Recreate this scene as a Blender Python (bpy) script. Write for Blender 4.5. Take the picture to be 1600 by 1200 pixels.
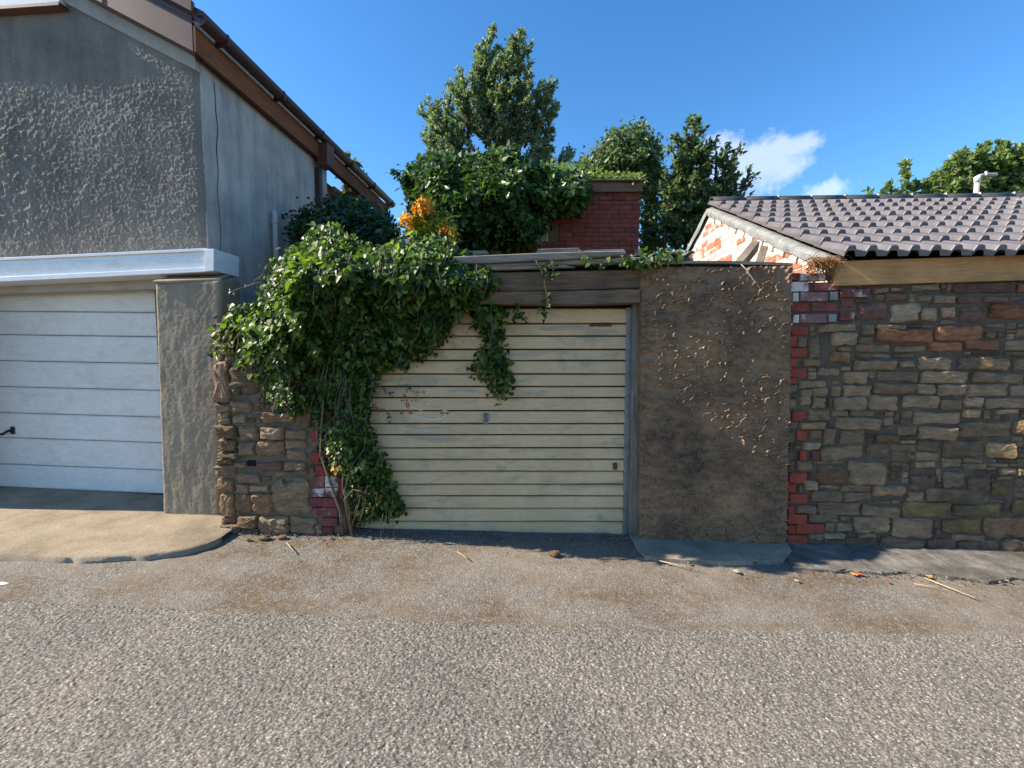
import bpy, bmesh, math, random
import numpy as np
from mathutils import Vector, Matrix, Euler

for o in list(bpy.data.objects):
    bpy.data.objects.remove(o)
random.seed(7)
RNG = np.random.default_rng(11)
SC = bpy.context.scene
COL = SC.collection
R = math.radians

# ------------------------------------------------------------------ camera, sky, sun, exposure
CAM_Y, CAM_Z, FPX, PITCH = -3.8, 1.6, 690.0, math.atan(45 / 690.0)
cam = bpy.data.cameras.new('camera'); camo = bpy.data.objects.new('camera', cam); COL.objects.link(camo)
camo.location = (0, CAM_Y, CAM_Z); camo.rotation_euler = (math.pi / 2 - PITCH, 0, 0)
cam.sensor_width = 36; cam.lens = FPX / 1600 * 36; cam.clip_start = 0.05; cam.clip_end = 600
SC.camera = camo

SUN_EL, SUN_AZ_FRONT = R(34), R(0.3)       # sun to the left, a few degrees in front of the facades
to_sun = Vector((-math.cos(SUN_EL) * math.cos(SUN_AZ_FRONT), -math.cos(SUN_EL) * math.sin(SUN_AZ_FRONT), math.sin(SUN_EL)))
sun = bpy.data.lights.new('sun', 'SUN'); suno = bpy.data.objects.new('sun', sun); COL.objects.link(suno)
sun.energy = 4.6; sun.angle = R(0.53); sun.color = (1.0, 0.90, 0.74)
suno.rotation_euler = to_sun.to_track_quat('Z', 'Y').to_euler(); suno.location = (-20, -5, 15)

w = bpy.data.worlds.new('World'); SC.world = w; w.use_nodes = True
wn, wl = w.node_tree.nodes, w.node_tree.links
wn.clear()
sky = wn.new('ShaderNodeTexSky'); sky.sky_type = 'NISHITA'; sky.sun_disc = False
sky.sun_elevation = SUN_EL
sky.sun_rotation = math.atan2(to_sun.x, to_sun.y)
sky.air_density = 1.0; sky.dust_density = 0.15; sky.ozone_density = 3.5; sky.altitude = 100
hs = wn.new('ShaderNodeHueSaturation'); hs.inputs['Saturation'].default_value = 1.24
wl.new(sky.outputs[0], hs.inputs['Color'])
bg = wn.new('ShaderNodeBackground'); bg.inputs['Strength'].default_value = 0.115
wo = wn.new('ShaderNodeOutputWorld')
wl.new(bg.outputs[0], wo.inputs[0])

SC.view_settings.view_transform = 'Standard'; SC.view_settings.look = 'None'
SC.view_settings.exposure = 1.2; SC.view_settings.gamma = 1.0
SC.view_settings.use_curve_mapping = False

# ------------------------------------------------------------------ pixel helpers (photo pixels, 1600 x 1200)
CP, SP = math.cos(PITCH), math.sin(PITCH)
CAMV = Vector((0, CAM_Y, CAM_Z))
def ray(px, py):
    x = (px - 800) / FPX; v = (600 - py) / FPX
    return Vector((x, CP + v * SP, -SP + v * CP))
def at(px, py, Y):
    d = ray(px, py); t = (Y - CAM_Y) / d.y
    return CAMV + d * t
SLOPE = 0.022
def gz(x, y=0): return -SLOPE * max(-6, min(6, x))
def gnd(px, py, dz=0.0):
    d = ray(px, py)
    t = (dz - CAM_Z) / (d.z + SLOPE * d.x)
    return CAMV + d * t
class Frame:
    def __init__(s, o, yaw): s.o = Vector(o); s.yaw = yaw; s.m = Matrix.Translation(s.o) @ Matrix.Rotation(yaw, 4, 'Z'); s.i = s.m.inverted(); s.r = Matrix.Rotation(-yaw, 3, 'Z')
    def loc(s, px, py, d=0.0):
        o = s.i @ CAMV; r = s.r @ ray(px, py)
        t = (d - o.y) / r.y; p = o + r * t
        return p.x, p.z
    def side(s, px, py, x=0.0):          # hit the plane local x = const, gives (y, z)
        o = s.i @ CAMV; r = s.r @ ray(px, py)
        t = (x - o.x) / r.x; p = o + r * t
        return p.y, p.z
FC = Frame((0, 0, 0), 0)
FL = Frame((-2.93, 0.5, 0), R(-4.6))
FR = Frame((2.357, 0.0, 0), R(-2.2))

# ------------------------------------------------------------------ sky clouds (small cumulus low over the trees on the right)
def wnode(t, **k):
    n = wn.new(t)
    for a, b in k.items(): setattr(n, a, b)
    return n
d0 = ray(1172, 262).normalized(); du = d0.cross(Vector((0, 0, 1))).normalized(); dv = du.cross(d0)
tc = wnode('ShaderNodeTexCoord')
def wdot(vec):
    n = wnode('ShaderNodeVectorMath', operation='DOT_PRODUCT'); wl.new(tc.outputs['Generated'], n.inputs[0]); n.inputs[1].default_value = vec
    return n.outputs['Value']
def wmath(op, a, b=None, c=None, clamp=False):
    n = wnode('ShaderNodeMath', operation=op, use_clamp=clamp)
    for i, v in enumerate((a, b, c)):
        if v is None: continue
        if isinstance(v, (int, float)): n.inputs[i].default_value = v
        else: wl.new(v, n.inputs[i])
    return n.outputs[0]
cd = wdot(d0); cu = wmath('DIVIDE', wdot(du), cd); cv = wmath('DIVIDE', wdot(dv), cd)
nz = wnode('ShaderNodeTexNoise'); nz.inputs['Scale'].default_value = 16; nz.inputs['Detail'].default_value = 7; nz.inputs['Roughness'].default_value = 0.62
wl.new(tc.outputs['Generated'], nz.inputs['Vector'])
def blob(u0, v0, su, sv):
    a = wmath('DIVIDE', wmath('SUBTRACT', cu, u0), su); b = wmath('DIVIDE', wmath('SUBTRACT', cv, v0), sv)
    return wmath('SUBTRACT', 1.0, wmath('SQRT', wmath('ADD', wmath('MULTIPLY', a, a), wmath('MULTIPLY', b, b))))
m = wmath('MAXIMUM', blob(0.0, 0.0, .105, .05), wmath('MAXIMUM', blob(-.045, .028, .05, .04), blob(.06, .022, .065, .022)))
m = wmath('MAXIMUM', m, blob(.11, -.06, .05, .025))
m = wmath('ADD', wmath('MULTIPLY', m, .9), wmath('MULTIPLY', wmath('SUBTRACT', nz.outputs['Fac'], .5), 2.1))
m = wmath('MULTIPLY', wmath('SMOOTH_MIN', wmath('MAXIMUM', m, 0.0), .42, .2), wmath('GREATER_THAN', cd, 0.2), clamp=True)
nz2 = wnode('ShaderNodeTexNoise'); nz2.inputs['Scale'].default_value = 3.0; nz2.inputs['Detail'].default_value = 6
wl.new(tc.outputs['Generated'], nz2.inputs['Vector'])
mixw = wnode('ShaderNodeMix', data_type='RGBA')
wl.new(m, mixw.inputs['Factor']); wl.new(hs.outputs[0], mixw.inputs['A']); mixw.inputs['B'].default_value = (5.0, 5.1, 5.4, 1)
wl.new(mixw.outputs['Result'], bg.inputs['Color'])

# ------------------------------------------------------------------ mesh helpers
def tag(o, label=None, cat=None, group=None, kind=None):
    if label: o['label'] = label
    if cat: o['category'] = cat
    if group: o['group'] = group
    if kind: o['kind'] = kind
    return o
def empty(name, loc=(0, 0, 0), yaw=0.0, label=None, cat=None, group=None):
    o = bpy.data.objects.new(name, None); COL.objects.link(o); o.location = loc; o.rotation_euler = (0, 0, yaw)
    o.empty_display_size = 0.1
    return tag(o, label, cat, group)
def link(name, me, mat, parent=None, smooth=False):
    o = bpy.data.objects.new(name, me); COL.objects.link(o)
    if mat is not None: me.materials.append(mat)
    if parent is not None: o.parent = parent
    if smooth: me.polygons.foreach_set('use_smooth', np.ones(len(me.polygons), dtype=bool))
    return o
def pymesh(name, V, F, mat, parent=None, smooth=False, bevel=0.0):
    me = bpy.data.meshes.new(name); me.from_pydata([tuple(v) for v in V], [], F)
    bm = bmesh.new(); bm.from_mesh(me); bmesh.ops.recalc_face_normals(bm, faces=bm.faces)
    if bevel > 0: bmesh.ops.bevel(bm, geom=list(bm.edges), offset=bevel, segments=1, affect='EDGES', clamp_overlap=True)
    bm.to_mesh(me); bm.free(); me.update()
    return link(name, me, mat, parent, smooth)
def npmesh(name, V, F, mat, parent=None, smooth=False):
    V = np.asarray(V, dtype=np.float32); F = np.asarray(F, dtype=np.int32)
    me = bpy.data.meshes.new(name); k = F.shape[1]
    me.vertices.add(len(V)); me.vertices.foreach_set('co', V.ravel())
    me.loops.add(F.size); me.loops.foreach_set('vertex_index', F.ravel())
    me.polygons.add(len(F)); me.polygons.foreach_set('loop_start', np.arange(0, F.size, k, dtype=np.int32))
    me.update(calc_edges=True)
    return link(name, me, mat, parent, smooth)
def boxVF(x0, x1, y0, y1, z0, z1):
    V = [(x0, y0, z0), (x1, y0, z0), (x1, y1, z0), (x0, y1, z0), (x0, y0, z1), (x1, y0, z1), (x1, y1, z1), (x0, y1, z1)]
    F = [(0, 1, 5, 4), (1, 2, 6, 5), (2, 3, 7, 6), (3, 0, 4, 7), (4, 5, 6, 7), (3, 2, 1, 0)]
    return V, F
def box(name, x0, x1, y0, y1, z0, z1, mat, parent=None, bevel=0.004):
    V, F = boxVF(x0, x1, y0, y1, z0, z1)
    return pymesh(name, V, F, mat, parent, bevel=bevel)
def prism(name, pts, y0, y1, mat, parent=None, bevel=0.003):
    """polygon in local x,z extruded along y"""
    n = len(pts)
    V = [(x, y0, z) for x, z in pts] + [(x, y1, z) for x, z in pts]
    F = [tuple(range(n)), tuple(range(2 * n - 1, n - 1, -1))] + [(i, (i + 1) % n, n + (i + 1) % n, n + i) for i in range(n)]
    return pymesh(name, V, F, mat, parent, bevel=bevel)
def prismx(name, pts, x0, x1, mat, parent=None, bevel=0.003):
    """polygon in local y,z extruded along x"""
    n = len(pts)
    V = [(x0, y, z) for y, z in pts] + [(x1, y, z) for y, z in pts]
    F = [tuple(range(n)), tuple(range(2 * n - 1, n - 1, -1))] + [(i, (i + 1) % n, n + (i + 1) % n, n + i) for i in range(n)]
    return pymesh(name, V, F, mat, parent, bevel=bevel)
def tubeVF(path, r, seg=6, V=None, F=None):
    V = [] if V is None else V; F = [] if F is None else F
    path = [Vector(p) for p in path]; n = len(path)
    rs = r if isinstance(r, (list, tuple)) else [r] * n
    b = len(V)
    for i, p in enumerate(path):
        d = (path[min(i + 1, n - 1)] - path[max(i - 1, 0)]).normalized()
        u = d.cross(Vector((0.13, 0.27, 1))); u = u.normalized() if u.length > 1e-4 else Vector((1, 0, 0)); v = d.cross(u)
        for k in range(seg):
            a = 2 * math.pi * k / seg
            V.append(tuple(p + (u * math.cos(a) + v * math.sin(a)) * rs[i]))
    for i in range(n - 1):
        for k in range(seg):
            F.append((b + i * seg + k, b + i * seg + (k + 1) % seg, b + (i + 1) * seg + (k + 1) % seg, b + (i + 1) * seg + k))
    F.append(tuple(b + k for k in reversed(range(seg)))); F.append(tuple(b + (n - 1) * seg + k for k in range(seg)))
    return V, F
def tube(name, path, r, mat, parent=None, seg=8):
    V, F = tubeVF(path, r, seg)
    me = bpy.data.meshes.new(name); me.from_pydata(V, [], F); me.update()
    return link(name, me, mat, parent, True)
# value noise (numpy)
def vnoise(x, y, z=None, seed=0):
    x = np.asarray(x, float); y = np.asarray(y, float); z = np.zeros_like(x) if z is None else np.asarray(z, float)
    xi, yi, zi = np.floor(x).astype(np.int64), np.floor(y).astype(np.int64), np.floor(z).astype(np.int64)
    xf, yf, zf = x - xi, y - yi, z - zi
    sx, sy, sz = xf * xf * (3 - 2 * xf), yf * yf * (3 - 2 * yf), zf * zf * (3 - 2 * zf)
    def h(a, b, c):
        n = (a * 374761393 + b * 668265263 + c * 2147483647 + seed * 974634777) & 0x7fffffff
        n = ((n ^ (n >> 13)) * 1274126177) & 0x7fffffff
        n = ((n ^ (n >> 16)) * 668265263) & 0x7fffffff
        return (n & 0xffff) / 65535.0
    r = 0
    for dx in (0, 1):
        for dy in (0, 1):
            for dz in (0, 1):
                wgt = (sx if dx else 1 - sx) * (sy if dy else 1 - sy) * (sz if dz else 1 - sz)
                r = r + wgt * h(xi + dx, yi + dy, zi + dz)
    return r * 2 - 1
def fbm(x, y, o=4, seed=0):
    r = 0; a = 1; t = 0
    for i in range(o):
        r = r + a * vnoise(x * 2 ** i, y * 2 ** i, seed=seed + i); t += a; a *= .5
    return r / t
def gridF(nu, nv):
    i = np.arange(nu - 1)[:, None] * nv + np.arange(nv - 1)[None, :]
    i = i.ravel()
    return np.stack([i, i + nv, i + nv + 1, i + 1], 1)

# ------------------------------------------------------------------ materials
def mat_new(name):
    m = bpy.data.materials.new(name); m.use_nodes = True
    return m, m.node_tree.nodes, m.node_tree.links, m.node_tree.nodes['Principled BSDF']
def ramp(n, l, fac, stops, interp='LINEAR'):
    r = n.new('ShaderNodeValToRGB'); r.color_ramp.interpolation = interp
    e = r.color_ramp.elements
    while len(e) < len(stops): e.new(0.5)
    for k, (p, c) in enumerate(stops):
        e[k].position = p; e[k].color = (*c, 1) if len(c) == 3 else c
    l.new(fac, r.inputs[0]); return r.outputs[0]
def tex(n, l, kind, scale, coord, stretch=None, detail=5, rough=.6, dist=0.0, feature=None, rand=1.0):
    v = coord
    if stretch:
        mp = n.new('ShaderNodeMapping'); mp.inputs['Scale'].default_value = stretch; l.new(coord, mp.inputs['Vector']); v = mp.outputs[0]
    if kind == 'noise':
        t = n.new('ShaderNodeTexNoise'); t.inputs['Detail'].default_value = detail; t.inputs['Roughness'].default_value = rough; t.inputs['Distortion'].default_value = dist
    else:
        t = n.new('ShaderNodeTexVoronoi'); t.inputs['Randomness'].default_value = rand
        if feature: t.feature = feature
    t.inputs['Scale'].default_value = scale; l.new(v, t.inputs['Vector'])
    return t
def mixc(n, l, fac, a, b, mode='MIX'):
    x = n.new('ShaderNodeMix'); x.data_type = 'RGBA'; x.blend_type = mode
    for s, v in (('Factor', fac), ('A', a), ('B', b)):
        if isinstance(v, (int, float)): x.inputs[s].default_value = v
        elif isinstance(v, tuple): x.inputs[s].default_value = (*v, 1) if len(v) == 3 else v
        else: l.new(v, x.inputs[s])
    return x.outputs['Result']
def bumpn(n, l, h, strength, dist, prev=None):
    b = n.new('ShaderNodeBump'); b.inputs['Strength'].default_value = strength; b.inputs['Distance'].default_value = dist
    l.new(h, b.inputs['Height'])
    if prev is not None: l.new(prev, b.inputs['Normal'])
    return b.outputs[0]
def coord(n, which='Object'):
    return n.new('ShaderNodeTexCoord').outputs[which]
def simple(name, c1, c2, scale=6, rough=.7, bscale=60, bstr=.3, bdist=.004, stretch=None, obvar=0.0, spec=.3, c3=None, lo=.35, hi=.65, metallic=0.0):
    m, n, l, p = mat_new(name); co = coord(n)
    t = tex(n, l, 'noise', scale, co, stretch, 6)
    stops = [(lo, c1), (hi, c2)] if c3 is None else [(lo, c1), ((lo + hi) / 2, c2), (hi, c3)]
    c = ramp(n, l, t.outputs['Fac'], stops)
    if obvar > 0:
        oi = n.new('ShaderNodeObjectInfo'); h = n.new('ShaderNodeHueSaturation')
        mr = n.new('ShaderNodeMapRange'); mr.inputs['To Min'].default_value = 1 - obvar; mr.inputs['To Max'].default_value = 1 + obvar
        l.new(oi.outputs['Random'], mr.inputs['Value']); l.new(mr.outputs[0], h.inputs['Value']); l.new(c, h.inputs['Color']); c = h.outputs[0]
    l.new(c, p.inputs['Base Color']); p.inputs['Roughness'].default_value = rough; p.inputs['Specular IOR Level'].default_value = spec; p.inputs['Metallic'].default_value = metallic
    if bstr > 0:
        tb = tex(n, l, 'noise', bscale, co, stretch, 6, .65)
        l.new(bumpn(n, l, tb.outputs['Fac'], bstr, bdist), p.inputs['Normal'])
    return m

def mat_chip():
    m, n, l, p = mat_new('chip_seal_asphalt'); co = coord(n)
    v = tex(n, l, 'voronoi', 135, co)
    sep = n.new('ShaderNodeSeparateColor'); l.new(v.outputs['Color'], sep.inputs[0])
    c = ramp(n, l, sep.outputs[0], [(0, (.11, .100, .085)), (.3, (.195, .174, .146)), (.7, (.27, .241, .20)), (.93, (.36, .325, .272)), (1, (.54, .50, .43))])
    big = tex(n, l, 'noise', 1.3, co, None, 4)
    c = mixc(n, l, 1.0, c, ramp(n, l, big.outputs['Fac'], [(.3, (.80, .80, .83)), (.55, (1, 1, 1)), (.75, (1.1, 1.06, 1.0))]), 'MULTIPLY')
    gap = ramp(n, l, v.outputs['Distance'], [(.30, (1, 1, 1)), (.75, (.55, .53, .52))])
    c = mixc(n, l, 1.0, c, gap, 'MULTIPLY')
    l.new(c, p.inputs['Base Color']); p.inputs['Roughness'].default_value = .8; p.inputs['Specular IOR Level'].default_value = .25
    f = tex(n, l, 'noise', 260, co, None, 3)
    l.new(bumpn(n, l, f.outputs['Fac'], .35, .003), p.inputs['Normal'])
    return m
def mat_tarmac():
    m, n, l, p = mat_new('old_tarmac'); co = coord(n)
    v = tex(n, l, 'voronoi', 120, co); sep = n.new('ShaderNodeSeparateColor'); l.new(v.outputs['Color'], sep.inputs[0])
    c = ramp(n, l, sep.outputs[0], [(0, (.105, .093, .078)), (.5, (.175, .157, .132)), (.92, (.24, .215, .18)), (1, (.38, .34, .29))])
    g = tex(n, l, 'noise', 1.6, co, (1, 1.8, 1), 6, .7)
    moss = ramp(n, l, g.outputs['Fac'], [(.44, (0, 0, 0)), (.58, (.95, .95, .95))])
    fine = tex(n, l, 'noise', 34, co, None, 4, .8)
    mf = mixc(n, l, 1.0, moss, ramp(n, l, fine.outputs['Fac'], [(.38, (0.1, 0.1, 0.1)), (.62, (1, 1, 1))]), 'MULTIPLY')
    c = mixc(n, l, mf, c, (.125, .073, .032))
    g2 = tex(n, l, 'noise', .9, co, None, 5, .6)
    c = mixc(n, l, ramp(n, l, g2.outputs['Fac'], [(.45, (0, 0, 0)), (.7, (.55, .55, .55))]), c, (.30, .255, .20))
    l.new(c, p.inputs['Base Color']); p.inputs['Roughness'].default_value = .85; p.inputs['Specular IOR Level'].default_value = .2
    b = bumpn(n, l, v.outputs['Distance'], .55, -.006)
    l.new(bumpn(n, l, fine.outputs['Fac'], .35, .006, b), p.inputs['Normal'])
    return m
def mat_concrete(name, c1, c2, c3, s=2.0):
    m, n, l, p = mat_new(name); co = coord(n)
    t = tex(n, l, 'noise', s, co, None, 8, .7); f = tex(n, l, 'noise', 70, co, None, 4, .7)
    c = ramp(n, l, t.outputs['Fac'], [(.3, c1), (.5, c2), (.72, c3)])
    c = mixc(n, l, 1.0, c, ramp(n, l, f.outputs['Fac'], [(.3, (.72, .72, .72)), (.7, (1.2, 1.2, 1.2))]), 'MULTIPLY')
    l.new(c, p.inputs['Base Color']); p.inputs['Roughness'].default_value = .88; p.inputs['Specular IOR Level'].default_value = .2
    b = bumpn(n, l, t.outputs['Fac'], .4, .02)
    l.new(bumpn(n, l, f.outputs['Fac'], .6, .006, b), p.inputs['Normal'])
    return m
def mat_render(name, c1, c2, c3, streak=.5):
    """weathered cement render: blotches, vertical streaks"""
    m, n, l, p = mat_new(name); co = coord(n)
    t = tex(n, l, 'noise', 1.7, co, None, 8, .65)
    c = ramp(n, l, t.outputs['Fac'], [(.28, c1), (.5, c2), (.7, c3)])
    s = tex(n, l, 'noise', 7, co, (1, 1, .12), 5, .6)
    c = mixc(n, l, streak, c, mixc(n, l, 1.0, c, ramp(n, l, s.outputs['Fac'], [(.3, (.6, .6, .62)), (.7, (1.25, 1.22, 1.18))]), 'MULTIPLY'))
    f = tex(n, l, 'noise', 110, co, None, 4, .7)
    c = mixc(n, l, .6, c, mixc(n, l, 1.0, c, ramp(n, l, f.outputs['Fac'], [(.3, (.6, .6, .6)), (.7, (1.4, 1.4, 1.4))]), 'MULTIPLY'))
    l.new(c, p.inputs['Base Color']); p.inputs['Roughness'].default_value = .9; p.inputs['Specular IOR Level'].default_value = .2
    b = bumpn(n, l, tex(n, l, 'noise', 22, co, None, 5, .6).outputs['Fac'], .35, .012)
    l.new(bumpn(n, l, f.outputs['Fac'], .5, .004, b), p.inputs['Normal'])
    return m
def mat_wood(name, c1, c2, c3, axis='x', rough=.8, obvar=.12):
    m, n, l, p = mat_new(name); co = coord(n)
    st = {'x': (1, 14, 14), 'z': (14, 14, 1), 'y': (14, 1, 14)}[axis]
    t = tex(n, l, 'noise', 3.2, co, st, 7, .65, 1.2)
    c = ramp(n, l, t.outputs['Fac'], [(.28, c1), (.5, c2), (.72, c3)])
    big = tex(n, l, 'noise', 2.2, co, None, 5)
    c = mixc(n, l, 1.0, c, ramp(n, l, big.outputs['Fac'], [(.3, (.7, .7, .7)), (.7, (1.2, 1.17, 1.12))]), 'MULTIPLY')
    oi = n.new('ShaderNodeObjectInfo'); mr = n.new('ShaderNodeMapRange'); mr.inputs['To Min'].default_value = 1 - obvar; mr.inputs['To Max'].default_value = 1 + obvar
    l.new(oi.outputs['Random'], mr.inputs['Value']); h = n.new('ShaderNodeHueSaturation'); l.new(mr.outputs[0], h.inputs['Value']); l.new(c, h.inputs['Color'])
    l.new(h.outputs[0], p.inputs['Base Color']); p.inputs['Roughness'].default_value = rough; p.inputs['Specular IOR Level'].default_value = .2
    l.new(bumpn(n, l, t.outputs['Fac'], .6, .006), p.inputs['Normal'])
    return m
def mat_leaf(name, dark, mid, light, trans=.35, rough=.38, obj=False, tcol=None):
    m, n, l, p = mat_new(name)
    if obj: rnd = n.new('ShaderNodeObjectInfo').outputs['Random']
    else: rnd = n.new('ShaderNodeNewGeometry').outputs['Random Per Island']
    c = ramp(n, l, rnd, [(0, dark), (.55, mid), (.9, light), (1, tuple(x * 1.25 for x in light))])
    l.new(c, p.inputs['Base Color']); p.inputs['Roughness'].default_value = rough; p.inputs['Specular IOR Level'].default_value = .36
    tr = n.new('ShaderNodeBsdfTranslucent')
    tm = mixc(n, l, 1.0, c, tcol or (1.5, 1.7, .5), 'MULTIPLY'); l.new(tm, tr.inputs['Color'])
    mx = n.new('ShaderNodeMixShader'); mx.inputs[0].default_value = trans
    l.new(p.outputs[0], mx.inputs[1]); l.new(tr.outputs[0], mx.inputs[2])
    l.new(mx.outputs[0], n['Material Output'].inputs['Surface'])
    return m
def mat_brick(name, c1, c2, c3, white=0.0, soot=.3):
    m, n, l, p = mat_new(name); co = coord(n)
    oi = n.new('ShaderNodeObjectInfo')
    c = ramp(n, l, oi.outputs['Random'], [(0, c1), (.5, c2), (1, c3)])
    t = tex(n, l, 'noise', 13, co, None, 6, .7)
    c = mixc(n, l, 1.0, c, ramp(n, l, t.outputs['Fac'], [(.3, (.65, .62, .62)), (.7, (1.2, 1.18, 1.15))]), 'MULTIPLY')
    if white > 0:
        g = tex(n, l, 'noise', 4.5, co, None, 8, .75)
        wv = n.new('ShaderNodeMath'); wv.operation = 'ADD'; l.new(g.outputs['Fac'], wv.inputs[0])
        mm = n.new('ShaderNodeMath'); mm.operation = 'MULTIPLY_ADD'; mm.inputs[1].default_value = .3; mm.inputs[2].default_value = -.15; l.new(oi.outputs['Random'], mm.inputs[0])
        l.new(mm.outputs[0], wv.inputs[1])
        c = mixc(n, l, ramp(n, l, wv.outputs[0], [(.56 - white, (0, 0, 0)), (.66 - white, (1, 1, 1))]), c, (.62, .56, .50))
    s = tex(n, l, 'noise', 2.5, co, None, 5)
    c = mixc(n, l, ramp(n, l, s.outputs['Fac'], [(.5, (0, 0, 0)), (.75, (soot,) * 3)]), c, (.06, .045, .045))
    l.new(c, p.inputs['Base Color']); p.inputs['Roughness'].default_value = .88; p.inputs['Specular IOR Level'].default_value = .2
    l.new(bumpn(n, l, tex(n, l, 'noise', 90, co, None, 4, .7).outputs['Fac'], .5, .004), p.inputs['Normal'])
    return m
def mat_stone(name, c1, c2, c3):
    m, n, l, p = mat_new(name); co = coord(n)
    oi = n.new('ShaderNodeObjectInfo')
    t = tex(n, l, 'noise', 9, co, (1, 1, 1.8), 7, .7, .6)
    c = ramp(n, l, t.outputs['Fac'], [(.28, c1), (.5, c2), (.72, c3)])
    mr = n.new('ShaderNodeMapRange'); mr.inputs['To Min'].default_value = .72; mr.inputs['To Max'].default_value = 1.25
    l.new(oi.outputs['Random'], mr.inputs['Value']); h = n.new('ShaderNodeHueSaturation'); l.new(mr.outputs[0], h.inputs['Value']); l.new(c, h.inputs['Color']); c = h.outputs[0]
    s = tex(n, l, 'noise', 1.1, co, None, 6, .6)
    c = mixc(n, l, ramp(n, l, s.outputs['Fac'], [(.52, (0, 0, 0)), (.72, (.55, .55, .55))]), c, (.045, .042, .043))
    l.new(c, p.inputs['Base Color']); p.inputs['Roughness'].default_value = .82; p.inputs['Specular IOR Level'].default_value = .3
    b = bumpn(n, l, tex(n, l, 'noise', 13, co, (1, 1, 3.0), 8, .72, 1.2).outputs['Fac'], 1.0, .055)
    l.new(bumpn(n, l, tex(n, l, 'noise', 120, co, None, 3, .7).outputs['Fac'], .4, .003, b), p.inputs['Normal'])
    return m
def mat_door(name, c1, c2, stain, grime=.5, rough=.45):
    m, n, l, p = mat_new(name); co = coord(n)
    t = tex(n, l, 'noise', 2.4, co, (1, 1, .5), 6, .6)
    c = ramp(n, l, t.outputs['Fac'], [(.3, c1), (.65, c2)])
    sc = tex(n, l, 'noise', 2.0, co, (1.0, 1, 3.5), 5, .6, 1.5)
    c = mixc(n, l, ramp(n, l, sc.outputs['Fac'], [(.50, (0, 0, 0)), (.66, (grime,) * 3)]), c, stain)
    f = tex(n, l, 'noise', 40, co, (.4, 1, 1), 5, .7)
    c = mixc(n, l, 1.0, c, ramp(n, l, f.outputs['Fac'], [(.3, (.88, .87, .86)), (.7, (1.05, 1.05, 1.05))]), 'MULTIPLY')
    l.new(c, p.inputs['Base Color']); p.inputs['Roughness'].default_value = rough; p.inputs['Specular IOR Level'].default_value = .35
    l.new(bumpn(n, l, f.outputs['Fac'], .12, .003), p.inputs['Normal'])
    return m

M = {}
M['chip'] = mat_chip(); M['tarmac'] = mat_tarmac()
M['apron'] = mat_concrete('apron_concrete', (.20, .155, .105), (.30, .235, .16), (.40, .32, .225), 3.0)
M['conc'] = mat_concrete('grey_concrete', (0.190, 0.161, 0.121), (0.270, 0.230, 0.172), (0.360, 0.308, 0.234), 3.0)
M['path'] = mat_concrete('dirty_path_concrete', (.075, .066, .055), (.15, .135, .115), (.30, .275, .24), 4.0)
M['rough'] = mat_render('roughcast_grey', (.125, .112, .098), (.185, .167, .145), (.25, .228, .195))
M['side'] = mat_render('smooth_render', (.25, .245, .235), (.38, .37, .35), (.47, .455, .43), .6)
M['verge_r'] = mat_render('pale_render', (.27, .26, .24), (.33, .315, .29), (.38, .37, .34), .3)
M['lpillar'] = mat_render('pillar_render', (0.210, 0.168, 0.124), (0.284, 0.230, 0.167), (0.357, 0.288, 0.205), .6)
M['rpillar'] = mat_render('textured_render', (0.077, 0.044, 0.025), (0.184, 0.108, 0.057), (0.296, 0.176, 0.092), .4)
M['rpillar'].node_tree.nodes['Principled BSDF'].inputs['Roughness'].default_value = .5
M['rpillar'].node_tree.nodes['Principled BSDF'].inputs['Specular IOR Level'].default_value = .5
M['brown'] = simple('brown_upvc', (.085, .036, .025), (.125, .054, .036), 5, .42, 40, .1, .002, spec=.4)
M['dbrown'] = simple('dark_brown_upvc', (.040, .020, .018), (.06, .03, .026), 5, .4, 40, .1, .002, spec=.4)
M['orange_b'] = mat_wood('orange_stained_wood', (.12, .045, .022), (.19, .075, .036), (.24, .10, .05), 'y')
M['rooft'] = simple('brown_tiles', (.06, .035, .03), (.10, .06, .05), 4, .6, 40, .4, .005)
M['white'] = mat_door('white_upvc', (.74, .75, .77), (.80, .81, .82), (.60, .60, .58), .35, .3)
M['wdoor'] = mat_door('white_steel_door', (.68, .66, .62), (.74, .72, .68), (.55, .51, .46), .35, .4)
M['lintel'] = simple('beige_lintel', (.34, .30, .26), (.42, .38, .33), 4, .6, 60, .15)
M['seal'] = simple('black_rubber', (.01, .01, .01), (.02, .02, .02), 5, .6, 50, .1)
M['black'] = simple('black_plastic', (.012, .012, .013), (.02, .02, .02), 5, .35, 50, .05)
M['grey_pipe'] = simple('grey_pipe', (.36, .35, .33), (.46, .45, .42), 6, .5, 60, .2)
M['cream'] = mat_door('cream_painted_steel', (.54, .37, .195), (.63, .44, .25), (.34, .27, .175), .75, .5)
M['zinc'] = simple('dull_metal', (.16, .17, .17), (.24, .25, .25), 14, .45, 60, .2, metallic=.4)
M['rust'] = simple('rust', (.08, .03, .016), (.16, .06, .026), 30, .8, 90, .5)
M['fascia_w'] = mat_wood('purple_brown_timber', (0.079, 0.050, 0.034), (0.147, 0.096, 0.062), (0.215, 0.149, 0.096), 'x')
M['grey_w'] = mat_wood('weathered_grey_timber', (.14, .115, .095), (.24, .205, .17), (.36, .32, .27), 'x')
M['grey_wz'] = mat_wood('weathered_grey_post', (.10, .085, .07), (.19, .165, .135), (.29, .25, .205), 'z')
M['brown_wz'] = mat_wood('brown_post', (.055, .028, .015), (.12, .06, .03), (.18, .095, .05), 'z')
M['new_w'] = mat_wood('pale_pine', (.36, .18, .072), (.50, .27, .115), (.60, .34, .155), 'x')
M['plank_w'] = mat_wood('old_rafter', (.13, .10, .07), (.22, .175, .125), (.32, .26, .19), 'z')
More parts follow.
